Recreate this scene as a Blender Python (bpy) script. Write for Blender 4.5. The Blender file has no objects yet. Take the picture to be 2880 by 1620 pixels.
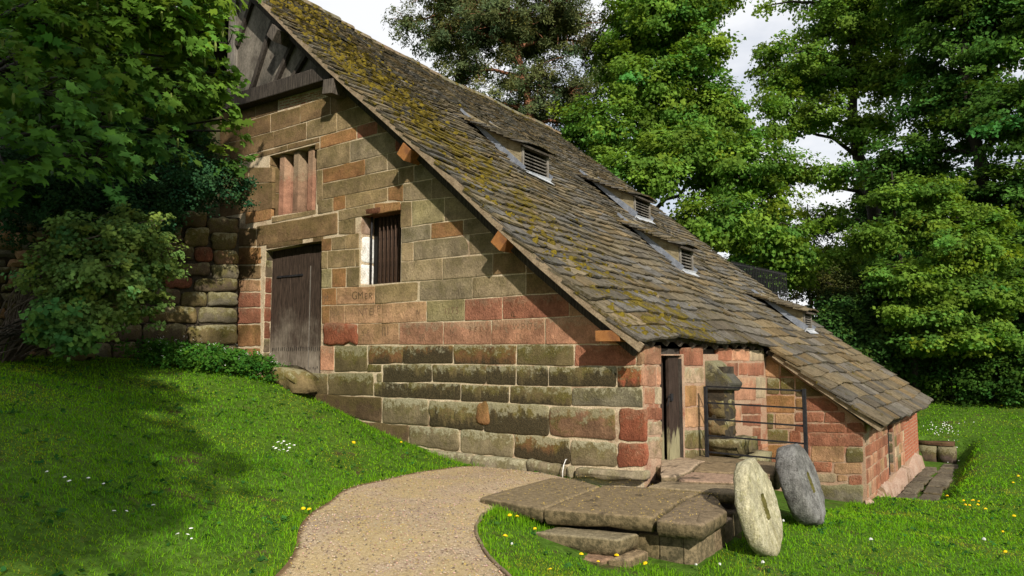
import bpy, bmesh, math, random
import numpy as np
from mathutils import Vector, Matrix
R = math.radians
SC = bpy.context.scene
COL = SC.collection
rng = np.random.default_rng(11)
random.seed(5)

# ---- camera -----------------------------------------------------------------
CAM = np.array([4.16, -8.89, 1.6])
cd = bpy.data.cameras.new('camera'); cam = bpy.data.objects.new('camera', cd); COL.objects.link(cam)
cam.location = CAM; cd.lens = 25.35; cd.sensor_width = 36; cd.clip_start = .05; cd.clip_end = 900
cam.rotation_euler = (R(90+5.24), 0, R(35.26)); SC.camera = cam

# ---- sky and sun ------------------------------------------------------------
SUN = Vector((1.3, -1.0, 1.03)).normalized()
EXPOSURE = 0.12
w = bpy.data.worlds.new('World'); SC.world = w; w.use_nodes = True
nt = w.node_tree; nt.nodes.clear()
def wn(t, **k):
    n = nt.nodes.new(t)
    for a, b in k.items(): setattr(n, a, b)
    return n
out = wn('ShaderNodeOutputWorld'); mixs = wn('ShaderNodeMixShader')
sky = wn('ShaderNodeTexSky', sky_type='NISHITA', sun_disc=False)
sky.sun_elevation = math.asin(SUN.z); sky.sun_rotation = math.atan2(SUN.x, SUN.y)
b1 = wn('ShaderNodeBackground'); b1.inputs[1].default_value = .1
b2 = wn('ShaderNodeBackground'); b2.inputs[1].default_value = .98
tc = wn('ShaderNodeTexCoord')
nz = wn('ShaderNodeTexNoise'); nz.inputs['Scale'].default_value = 2.2; nz.inputs['Detail'].default_value = 6; nz.inputs['Roughness'].default_value = .55
mp = wn('ShaderNodeMapping'); mp.inputs['Scale'].default_value = (1, 1, 2.2); mp.inputs['Location'].default_value = (3.1, .4, 0)
r1 = wn('ShaderNodeValToRGB'); r1.color_ramp.elements[0].position = .3; r1.color_ramp.elements[1].position = .55
r1.color_ramp.elements[0].color = (.35, .35, .35, 1); r1.color_ramp.elements[1].color = (.97, .97, .97, 1)
r2 = wn('ShaderNodeValToRGB'); r2.color_ramp.elements[0].position = .36; r2.color_ramp.elements[1].position = .6
r2.color_ramp.elements[0].color = (.74, .78, .86, 1); r2.color_ramp.elements[1].color = (.95, .96, .98, 1)
l = nt.links.new
l(tc.outputs['Generated'], mp.inputs[0]); l(mp.outputs[0], nz.inputs['Vector'])
l(nz.outputs[0], r1.inputs[0]); l(nz.outputs[0], r2.inputs[0]); l(sky.outputs[0], b1.inputs[0]); l(r2.outputs[0], b2.inputs[0])
l(r1.outputs[0], mixs.inputs[0]); l(b1.outputs[0], mixs.inputs[1]); l(b2.outputs[0], mixs.inputs[2]); l(mixs.outputs[0], out.inputs[0])
sd_ = bpy.data.lights.new('sun', 'SUN'); sd_.energy = 5.0; sd_.angle = R(.8); sd_.color = (1.0, .93, .82)
so = bpy.data.objects.new('sun', sd_); COL.objects.link(so); so.rotation_euler = SUN.to_track_quat('Z', 'Y').to_euler(); so.location = (20, -20, 30)
SC.view_settings.view_transform = 'Standard'; SC.view_settings.look = 'None'; SC.view_settings.exposure = EXPOSURE; SC.view_settings.gamma = 1
SC.view_settings.use_curve_mapping = False
SC.render.engine = 'CYCLES'
cy = SC.cycles; cy.max_bounces = 6; cy.diffuse_bounces = 3; cy.transparent_max_bounces = 8; cy.use_denoising = True
cy.caustics_reflective = False; cy.caustics_refractive = False

# ---- helpers: objects ---------------------------------------------------------
WL = {}
def tag(o, label=None, cat=None, group=None, kind=None):
    if label: o['label'] = label
    if cat: o['category'] = cat
    if group: o['group'] = group
    if kind: o['kind'] = kind
    return o
def place(o, origin, parent):
    COL.objects.link(o); org = Vector(origin)
    if parent is not None:
        o.parent = parent; o.location = org-WL[parent.name]
    else: o.location = org
    WL[o.name] = org
    return o
def empty(name, loc, label, cat, group=None):
    o = bpy.data.objects.new(name, None); o.empty_display_size = .2
    place(o, loc, None); return tag(o, label, cat, group)
def mesh(name, V, F, attr=None, smooth=False):
    """V (n,3); F an (m,k) array or a list of index tuples; attr per-vertex rgba"""
    me = bpy.data.meshes.new(name); V = np.asarray(V, np.float32)
    if isinstance(F, np.ndarray):
        m, k = F.shape
        me.vertices.add(len(V)); me.vertices.foreach_set('co', V.ravel())
        me.loops.add(m*k); me.loops.foreach_set('vertex_index', F.astype(np.int32).ravel())
        me.polygons.add(m); me.polygons.foreach_set('loop_start', np.arange(0, m*k, k, dtype=np.int32))
        me.update(calc_edges=True)
    else:
        me.from_pydata(V.tolist(), [], [tuple(int(i) for i in f) for f in F])
    if smooth: me.polygons.foreach_set('use_smooth', np.ones(len(me.polygons), bool))
    if attr is not None:
        a = me.attributes.new('tint', 'FLOAT_COLOR', 'POINT'); a.data.foreach_set('color', np.asarray(attr, np.float32).ravel())
    return me
def add(name, V, F, mat, parent=None, origin=None, attr=None, smooth=False, color=None, bevel=0, me=None):
    if me is None:
        V = np.asarray(V, float)
        if origin is None: origin = (V.min(0)+V.max(0))/2
        me = mesh(name, V-np.asarray(origin, float), F, attr, smooth)
    if mat is not None and not me.materials: me.materials.append(mat)
    o = bpy.data.objects.new(name, me)
    if color: o.color = color
    place(o, origin, parent)
    if bevel:
        b = o.modifiers.new('bevel', 'BEVEL'); b.width = bevel; b.segments = 2; b.limit_method = 'ANGLE'
    return o
def copyo(o, origin, parent, color=None):
    c = o.copy()
    if color: c.color = color
    return place(c, origin, parent)

# ---- helpers: geometry -----------------------------------------------------------
class MB:
    def __init__(s): s.V = []; s.F = []; s.A = []; s.n = 0
    def put(s, V, F, a=None):
        V = np.asarray(V, float); s.V.append(V); s.F += [tuple(i+s.n for i in f) for f in F]; s.n += len(V)
        if a is not None: s.A.append(np.tile(np.asarray(a, float), (len(V), 1)))
        return s
    def box(s, c, size, M=None, a=None, jit=0):
        hx, hy, hz = np.asarray(size, float)/2
        V = np.array([(x, y, z) for x in (-hx, hx) for y in (-hy, hy) for z in (-hz, hz)])
        if jit: V = V+rng.normal(0, jit, V.shape)
        if M is not None: V = V@np.asarray(M, float).T
        return s.put(V+np.asarray(c, float), [(0, 1, 3, 2), (4, 6, 7, 5), (0, 4, 5, 1), (2, 3, 7, 6), (0, 2, 6, 4), (1, 5, 7, 3)], a)
    def beam(s, p, q, wd, th, up=(0, 0, 1), a=None):
        p = np.asarray(p, float); q = np.asarray(q, float); d = q-p; L = np.linalg.norm(d); d /= L
        u = np.asarray(up, float); x = np.cross(u, d); x /= np.linalg.norm(x); u = np.cross(d, x)
        return s.box((p+q)/2, (wd, th, L), np.c_[x, u, d], a)
    def tube(s, pts, rad, n=7, a=None, cap=True):
        P = np.asarray(pts, float); rad = np.broadcast_to(rad, len(P)); V = []
        for i, p in enumerate(P):
            d = P[min(i+1, len(P)-1)]-P[max(i-1, 0)]; d /= np.linalg.norm(d)+1e-9
            h = np.array([0, 0, 1.]) if abs(d[2]) < .9 else np.array([1., 0, 0])
            x = np.cross(h, d); x /= np.linalg.norm(x); y = np.cross(d, x)
            t = np.arange(n)*2*np.pi/n
            V.append(p+rad[i]*(np.cos(t)[:, None]*x+np.sin(t)[:, None]*y))
        V = np.concatenate(V); F = []
        for i in range(len(P)-1):
            for k in range(n): F.append((i*n+k, i*n+(k+1) % n, (i+1)*n+(k+1) % n, (i+1)*n+k))
        if cap: F.append(tuple(range(n))[::-1]); F.append(tuple((len(P)-1)*n+k for k in range(n)))
        return s.put(V, F, a)
    def build(s, name, mat, parent=None, origin=None, smooth=False, **k):
        V = np.concatenate(s.V); A = np.concatenate(s.A) if s.A else None
        return add(name, V, s.F, mat, parent, origin, A, smooth, **k)

# ---- helpers: materials -----------------------------------------------------------
def material(name):
    m = bpy.data.materials.new(name); m.use_nodes = True; t = m.node_tree; t.nodes.clear(); return m, NT(t)
class NT:
    def __init__(s, t): s.t = t; s.pos = None
    def n(s, typ, ins=None, **k):
        x = s.t.nodes.new(typ)
        for a, b in k.items(): setattr(x, a, b)
        for a, b in (ins or {}).items():
            if isinstance(b, bpy.types.NodeSocket): s.t.links.new(b, x.inputs[a])
            else: x.inputs[a].default_value = b
        return x
    def noise(s, scale, detail=4, rough=.55, vec=None, dist=0):
        i = {'Scale': scale, 'Detail': detail, 'Roughness': rough, 'Distortion': dist}
        i['Vector'] = vec if vec is not None else s.P()
        return s.n('ShaderNodeTexNoise', i).outputs[0]
    def P(s):
        if s.pos is None: s.pos = s.n('ShaderNodeNewGeometry').outputs['Position']
        return s.pos
    def smap(s, vec, scale, rot=(0, 0, 0)):
        return s.n('ShaderNodeMapping', {0: vec, 'Scale': scale, 'Rotation': rot}).outputs[0]
    def ramp(s, f, a, b, lo=0., hi=1.):
        return s.n('ShaderNodeMapRange', {0: f, 1: a, 2: b, 3: lo, 4: hi}, interpolation_type='SMOOTHSTEP').outputs[0]
    def m(s, op, a, b=0.):
        return s.n('ShaderNodeMath', {0: a, 1: b}, operation=op).outputs[0]
    def mix(s, f, a, b, bt='MIX'):
        x = s.t.nodes.new('ShaderNodeMix'); x.data_type = 'RGBA'; x.blend_type = bt
        for i, v in ((0, f), (6, a), (7, b)):
            if isinstance(v, bpy.types.NodeSocket): s.t.links.new(v, x.inputs[i])
            elif i == 0: x.inputs[0].default_value = v
            else: x.inputs[i].default_value = (*v, 1) if len(v) == 3 else v
        return x.outputs[2]
    def gain(s, col, f):
        """multiply a colour by a scalar socket"""
        return s.n('ShaderNodeVectorMath', {0: col, 3: f}, operation='SCALE').outputs[0]
    def bump(s, h, strength=.5, dist=.02, nrm=None):
        i = {'Strength': strength, 'Distance': dist, 'Height': h}
        if nrm is not None: i['Normal'] = nrm
        return s.n('ShaderNodeBump', i).outputs[0]
    def out(s, col, rough=.85, nrm=None, spec=.25, metal=0.):
        i = {'Base Color': col if isinstance(col, bpy.types.NodeSocket) else (*col, 1), 'Roughness': rough, 'Specular IOR Level': spec, 'Metallic': metal}
        if nrm is not None: i['Normal'] = nrm
        b = s.n('ShaderNodeBsdfPrincipled', i)
        s.n('ShaderNodeOutputMaterial', {0: b.outputs[0]})
def stone_mat(name, green=0., crust=0., lichen=0., tool=.5, bump=.6, edge=0.):
    m, t = material(name)
    oi = t.n('ShaderNodeObjectInfo'); oc = t.n('ShaderNodeTexCoord').outputs['Object']
    col = oi.outputs['Color']
    off = t.n('ShaderNodeVectorMath', {0: t.P(), 1: t.n('ShaderNodeCombineXYZ', {0: t.m('MULTIPLY', oi.outputs['Random'], 9.), 1: t.m('MULTIPLY', oi.outputs['Random'], 5.)}).outputs[0]}, operation='ADD').outputs[0]
    big = t.noise(3.2, 5, .6, off); fine = t.noise(55, 3, .7); mid = t.noise(14, 5, .65, off)
    col = t.gain(col, t.ramp(big, .25, .75, .68, 1.28))
    # staining that runs across the joints of the whole wall
    wide = t.noise(.85, 6, .7); runs = t.noise(2.6, 5, .7, t.smap(t.P(), (1.5, 1.5, .28)))
    col = t.gain(col, t.ramp(wide, .32, .68, .72, 1.18)); col = t.mix(t.ramp(runs, .54, .72, 0, .45), col, t.gain(col, .5))
    col = t.mix(t.ramp(mid, .52, .72, 0, .35), col, t.gain(col, t.ramp(fine, .3, .7, .5, .8)))
    col = t.gain(col, t.ramp(fine, .3, .7, .82, 1.16))
    # bedding planes of the sandstone
    bed = t.noise(2.2, 4, .6, t.smap(off, (.9, .9, 11)))
    col = t.mix(t.ramp(bed, .5, .68, 0, .35), col, t.gain(col, t.ramp(mid, .3, .7, .55, .85)))
    sz = t.n('ShaderNodeSeparateXYZ', {0: oc}).outputs[2]
    if green:
        g = t.noise(4.5, 6, .7, off); f = t.m('MULTIPLY', t.ramp(t.m('ADD', g, t.m('MULTIPLY', sz, .8)), .42, .62), green)
        col = t.mix(f, col, t.mix(t.ramp(fine, .35, .65), (.075, .07, .014), (.15, .13, .03)))
    if crust:
        g = t.m('ADD', t.m('MULTIPLY', t.noise(1.5, 5, .65, off), .62), t.m('MULTIPLY', t.noise(7, 5, .7, t.smap(off, (1.6, 1.6, .3))), .38))
        g = t.m('ADD', g, t.m('MULTIPLY', t.m('SUBTRACT', oi.outputs['Random'], .5), .16))
        f = t.m('MULTIPLY', t.ramp(t.m('SUBTRACT', g, t.m('MULTIPLY', sz, .75)), .41, .56), crust)
        col = t.mix(f, col, t.mix(t.ramp(fine, .4, .7), (.034, .028, .016), (.085, .066, .034)))
    if lichen:
        g = t.noise(9, 6, .75, off); f = t.m('MULTIPLY', t.ramp(t.m('ADD', g, t.m('MULTIPLY', sz, 1.1)), .56, .68), lichen)
        col = t.mix(f, col, t.mix(t.ramp(fine, .3, .7), (.28, .255, .15), (.46, .43, .31)))
    h = t.m('ADD', t.m('MULTIPLY', mid, .8), t.m('MULTIPLY', fine, .35))
    if tool:
        wv = t.ramp(t.noise(16, 4, .65, t.smap(off, (1.6, 1, .8), (0, R(38), 0)), 1.2), .36, .66)
        h = t.m('ADD', h, t.m('MULTIPLY', wv, tool))
        col = t.gain(col, t.n('ShaderNodeMapRange', {0: wv, 1: 0., 2: .5, 3: 1-.2*tool, 4: 1.05}).outputs[0])
    t.out(col, .93, t.bump(h, bump, .02), .12)
    return m
M = {}
M['stone'] = stone_mat('ashlar_sandstone', green=.28, tool=.55, bump=.55)
M['stone_red'] = stone_mat('red_sandstone', green=.08, lichen=.15, tool=.6, bump=.7)
M['stone_pink'] = stone_mat('pink_sandstone', green=.1, lichen=.25, tool=.5, bump=.6)
M['stone_mossy'] = stone_mat('mossy_sandstone', green=.75, lichen=.45, crust=.25, tool=.15, bump=.9)
M['stone_crust'] = stone_mat('blackened_sandstone', green=.7, crust=.95, lichen=.55, tool=.12, bump=.9)
M['stone_pale'] = stone_mat('pale_lichened_sandstone', green=.5, lichen=.7, crust=.15, tool=.1, bump=1.)
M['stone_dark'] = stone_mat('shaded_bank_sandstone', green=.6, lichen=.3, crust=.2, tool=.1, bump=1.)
def simple(name, c1, c2, scale=6, rough=.9, bump=.4, stretch=None, c3=None, spec=.2, metal=0., fine=40, dist=.01, rot=(0, 0, 0)):
    m, t = material(name); oc = t.n('ShaderNodeTexCoord').outputs['Object']
    v = t.smap(oc, stretch or (1, 1, 1), rot); a = t.noise(scale, 6, .65, v); f = t.noise(fine, 3, .6, v)
    col = t.mix(t.ramp(a, .32, .68), c1, c2)
    if c3: col = t.mix(t.ramp(t.noise(scale*.45, 5, .7, oc), .52, .66), col, c3)
    col = t.gain(col, t.ramp(f, .3, .7, .75, 1.2))
    t.out(col, rough, t.bump(t.m('ADD', a, t.m('MULTIPLY', f, .6)), bump, dist), spec, metal); return m
M['mortar'] = simple('lime_mortar', (.50, .40, .26), (.6, .49, .34), 5, c3=(.36, .25, .16), bump=.8)
M['mortar_dark'] = simple('earth_joint', (.03, .025, .018), (.07, .055, .035), 5)
M['mortar_pink'] = simple('pink_lime_mortar', (.34, .21, .14), (.40, .28, .19), 4, c3=(.28, .12, .07), bump=.9)
M['oak'] = simple('weathered_oak', (.06, .05, .04), (.15, .125, .1), 5, stretch=(6, 6, .6), bump=.7)
M['oak_dark'] = simple('dark_weathered_oak', (.028, .023, .019), (.085, .07, .056), 5, stretch=(8, 8, .7), bump=.8)
M['oak_grey'] = simple('silver_oak', (.11, .1, .085), (.26, .235, .2), 6, stretch=(5, 5, .5), c3=(.06, .052, .045), bump=.6)
M['oak_orange'] = simple('fresh_oak', (.28, .115, .035), (.40, .18, .06), 3, stretch=(2, 8, 2), bump=.4, c3=(.2, .085, .035))
M['board'] = simple('verge_board', (.22, .16, .1), (.34, .26, .17), 5, stretch=(1.2, 1.2, 1.2), c3=(.17, .14, .08), bump=.5)
M['board_cheek'] = simple('cheek_board', (.2, .16, .09), (.33, .28, .18), 4, stretch=(.7, 6, 3), c3=(.12, .09, .04), bump=.5)
M['lead'] = simple('lead_sheet', (.16, .18, .22), (.27, .29, .33), 3, rough=.55, bump=.15, c3=(.11, .12, .15), spec=.5)
M['lead_pale'] = simple('pale_lead_sheet', (.38, .4, .43), (.52, .53, .55), 4, rough=.6, bump=.15, c3=(.28, .3, .33), spec=.5)
M['iron'] = simple('black_iron', (.012, .012, .014), (.03, .029, .03), 8, rough=.75, bump=.2, spec=.15)
M['bar'] = simple('rusty_bar', (.035, .02, .013), (.09, .05, .03), 8, rough=.7, bump=.3, spec=.3)
M['board_or_slit_shade'] = simple('brown_shutter_board', (.035, .022, .015), (.075, .045, .03), 4, stretch=(8, 8, .6), bump=.5)
M['white'] = simple('limewash', (.74, .73, .68), (.84, .83, .8), 4, c3=(.5, .46, .38), bump=.5)
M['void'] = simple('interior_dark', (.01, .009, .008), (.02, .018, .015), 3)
M['infill'] = simple('daub_infill', (.10, .088, .07), (.24, .21, .17), 2.2, stretch=(1, 1, .45), c3=(.06, .05, .04), bump=.6)
M['plaster'] = simple('pink_render', (.32, .205, .145), (.40, .29, .22), 3, c3=(.16, .10, .055), bump=1.)
M['brick'] = simple('orange_brick', (.33, .11, .06), (.44, .17, .095), 9, bump=.5, fine=80)
M['hose'] = simple('white_plastic', (.75, .74, .7), (.8, .79, .76), 3, rough=.5, bump=.05)
M['wood_edge'] = simple('timber_edging', (.16, .11, .07), (.26, .19, .12), 6, stretch=(3, 3, 3), bump=.5)

CODE = {'o': ((.18, .13, .068), 'stone'), 'g': ((.19, .148, .09), 'stone'), 'n': ((.14, .09, .045), 'stone'), 'b': ((.2, .105, .046), 'stone'),
 'r': ((.275, .115, .068), 'stone_red'), 'R': ((.28, .095, .052), 'stone_red'), 't': ((.28, .165, .092), 'stone'), 'p': ((.37, .19, .115), 'stone_pink'),
 'm': ((.2, .165, .085), 'stone'), 'd': ((.13, .05, .03), 'stone_red'), 'M': ((.165, .125, .058), 'stone_mossy'), 'K': ((.19, .1, .046), 'stone_crust'),
 'V': ((.16, .12, .055), 'stone_crust'), 'L': ((.2, .18, .12), 'stone_pale'), 'k': ((.28, .085, .045), 'stone_crust'), 'D': ((.12, .08, .045), 'stone'),
 'W': ((.24, .19, .11), 'stone_pale'), 'T': ((.28, .16, .095), 'stone_mossy'), 'P': ((.26, .22, .15), 'stone_pale'), 'c': ((.44, .34, .22), 'stone_pink'),
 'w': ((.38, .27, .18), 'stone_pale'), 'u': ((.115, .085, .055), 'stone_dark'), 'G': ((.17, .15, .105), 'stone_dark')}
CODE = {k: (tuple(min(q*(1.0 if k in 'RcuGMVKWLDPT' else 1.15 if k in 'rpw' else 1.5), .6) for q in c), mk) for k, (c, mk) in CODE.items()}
# style: gap, corner radius, proud, bevel, jitter, bulge
STYLE = {'a': (.0075, .012, .008, .006, .003, .0015), 'w': (.0085, .022, .011, .007, .006, .003), 'x': (.011, .038, .018, .013, .010, .006), 'y': (.010, .06, .12, .05, .014, .02), 'e': (.012, .05, .06, .04, .02, .02)}

def chaikin_round(P, r):
    out = []; n = len(P)
    for i in range(n):
        a, b, c = P[i-1], P[i], P[(i+1) % n]
        u = a-b; v = c-b; lu = np.linalg.norm(u); lv = np.linalg.norm(v); q = min(r, lu*.33, lv*.33)
        p1 = b+u/lu*q; p2 = b+v/lv*q
        out += [p1, b+(u/lu+v/lv)*q*.3, p2]
    return np.array(out)
def subdiv(P, mx):
    out = []; n = len(P)
    for i in range(n):
        a, b = P[i], P[(i+1) % n]; k = min(3, int(np.linalg.norm(b-a)/mx)); out.append(a)
        for j in range(k): out.append(a+(b-a)*(j+1)/(k+1))
    return np.array(out)
def inset(P, g):
    n = len(P); out = []
    for i in range(n):
        a, b, c = P[i-1], P[i], P[(i+1) % n]
        e1 = (b-a)/(np.linalg.norm(b-a)+1e-9); e2 = (c-b)/(np.linalg.norm(c-b)+1e-9)
        n1 = np.array([-e1[1], e1[0]]); n2 = np.array([-e2[1], e2[0]]); k = 1+n1@n2
        out.append(b+(n1+n2)*g/max(k, .25))
    return np.array(out)
def outline(P, r, mx, jit):
    """rounded corners and slightly wandering edges"""
    n = len(P); P = P+rng.normal(0, jit, P.shape); out = []
    for i in range(n):
        a, b, c = P[i-1], P[i], P[(i+1) % n]; u = a-b; v = c-b; lu = np.linalg.norm(u); lv = np.linalg.norm(v); q = min(r*rng.uniform(.6, 1.4), lu*.3, lv*.3)
        p1 = b+u/lu*q; p2 = b+v/lv*q; out += [p1, b+(u/lu+v/lv)*q*.29, p2]; k = min(4, int(lv/mx)); nv = np.array([-v[1], v[0]])/lv; e = c-v/lv*q
        for j in range(k): out.append(p2+(e-p2)*(j+1)/(k+1)+nv*rng.normal(0, jit))
    return np.array(out)
def shrink(P, d):
    """draw a rounded outline in towards its middle without folding it"""
    lo, hi = P.min(0), P.max(0); c = (lo+hi)/2; return c+(P-c)*np.maximum(1-2*d/np.maximum(hi-lo, 1e-4), .15)
def clip(P, a, b, c):
    P = np.asarray(P, float).reshape(-1, 2)
    """keep a*u+b*v<=c"""
    out = []; n = len(P)
    for i in range(n):
        p, q = P[i], P[(i+1) % n]; dp = a*p[0]+b*p[1]-c; dq = a*q[0]+b*q[1]-c
        if dp <= 0: out.append(p)
        if dp*dq < 0: out.append(p+(q-p)*dp/(dp-dq))
    return np.array(out).reshape(-1, 2)
def area(P): return .5*sum(P[i-1][0]*P[i][1]-P[i][0]*P[i-1][1] for i in range(len(P)))
def stone_vf(P, st, back=.06):
    """P: ccw polygon in the wall plane; returns verts (u,v,n) and faces"""
    gap, r, proud, bev, jit, bulge = STYLE[st] if isinstance(st, str) else st
    P = np.asarray(P, float)
    if area(P) < 0: P = P[::-1]
    P = inset(P, gap)
    if area(P) < 1e-4: return None
    P = outline(P, r, .16, jit)
    c = (P.min(0)+P.max(0))/2; ext = np.ptp(P, 0).min(); bev = min(bev, ext*.2)
    proud = proud*rng.uniform(.7, 1.25); n = len(P)
    mid = shrink(P, bev*.3); inn = shrink(P, bev); fl = shrink(P, bev*2+.012)
    tilt = rng.normal(0, .012, 2)
    def lay(Q, h, j=0): return np.c_[Q, h+((Q-c)@tilt)*.5+rng.normal(0, j, len(Q))]
    V = np.concatenate([np.c_[P, np.full(n, -back)], lay(P, proud-bev*.75), lay(mid, proud-bev*.3, jit*.15), lay(inn, proud), lay(fl, proud+bulge*.5), [[c[0], c[1], proud+bulge*.7]]])
    F = []
    for k in range(4):
        for i in range(n):
            j = (i+1) % n; F.append((k*n+i, k*n+j, (k+1)*n+j, (k+1)*n+i))
    for i in range(n): F.append((4*n+i, 4*n+(i+1) % n, 5*n))
    return V, F
class Frame:
    def __init__(s, O, U, N, W=(0, 0, 1)): s.O = np.array(O, float); s.U = np.array(U, float); s.N = np.array(N, float); s.W = np.array(W, float)
    def w(s, q): q = np.atleast_2d(q); return s.O+q[:, :1]*s.U+q[:, 1:2]*s.W+q[:, 2:3]*s.N
def put_stone(fr, P, code, st, parent, name='stone'):
    r = stone_vf(P, st)
    if r is None: return None
    col, mk = CODE[code]; k = rng.uniform(.86, 1.14); h = rng.normal(0, .02)
    F = r[1]
    if np.dot(np.cross(fr.U, fr.W), fr.N) < 0: F = [f[::-1] for f in F]
    return add(name, fr.w(r[0]), F, M[mk], parent, smooth=True, color=(col[0]*k*(1+h), col[1]*k, col[2]*k*(1-h), 1))
def courses(fr, u0, u1, v0, v1, h, wd, codes, st, parent, skip=None, clipf=None):
    v = v0
    while v < v1-.05:
        hh = h*rng.uniform(.75, 1.25); t = min(v+hh, v1); u = u0-rng.uniform(0, wd*.5)
        while u < u1:
            ww = wd*rng.uniform(.6, 1.5); a, b = max(u, u0), min(u+ww, u1)
            P = np.array([(a, v), (b, v), (b, t), (a, t)])
            if b-a > .06 and not (skip and skip((a+b)/2, (v+t)/2)):
                if clipf is not None: P = clip(P, *clipf)
                if len(P) > 2 and area(P) > .004: put_stone(fr, P, rng.choice(list(codes)), st, parent)
            u += ww
        v = t
def wall_core(name, outer, holes, fr, thick, mat, parent):
    bm = bmesh.new(); es = []
    for loop in [outer]+holes:
        vs = [bm.verts.new(fr.w([p[0], p[1], 0])[0]) for p in loop]
        for i in range(len(vs)): es.append(bm.edges.new((vs[i-1], vs[i])))
    bmesh.ops.triangle_fill(bm, edges=es, use_beauty=True, use_dissolve=False)
    r = bmesh.ops.extrude_face_region(bm, geom=bm.faces[:])
    vs = [g for g in r['geom'] if isinstance(g, bmesh.types.BMVert)]
    bmesh.ops.translate(bm, verts=vs, vec=Vector(-fr.N*thick)); bmesh.ops.recalc_face_normals(bm, faces=bm.faces[:])
    me = bpy.data.meshes.new(name); org = np.array([v.co for v in bm.verts]).mean(0)
    bmesh.ops.translate(bm, verts=bm.verts[:], vec=Vector(-org)); bm.to_mesh(me); bm.free()
    return add(name, None, None, mat, parent, origin=org, me=me)

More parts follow.
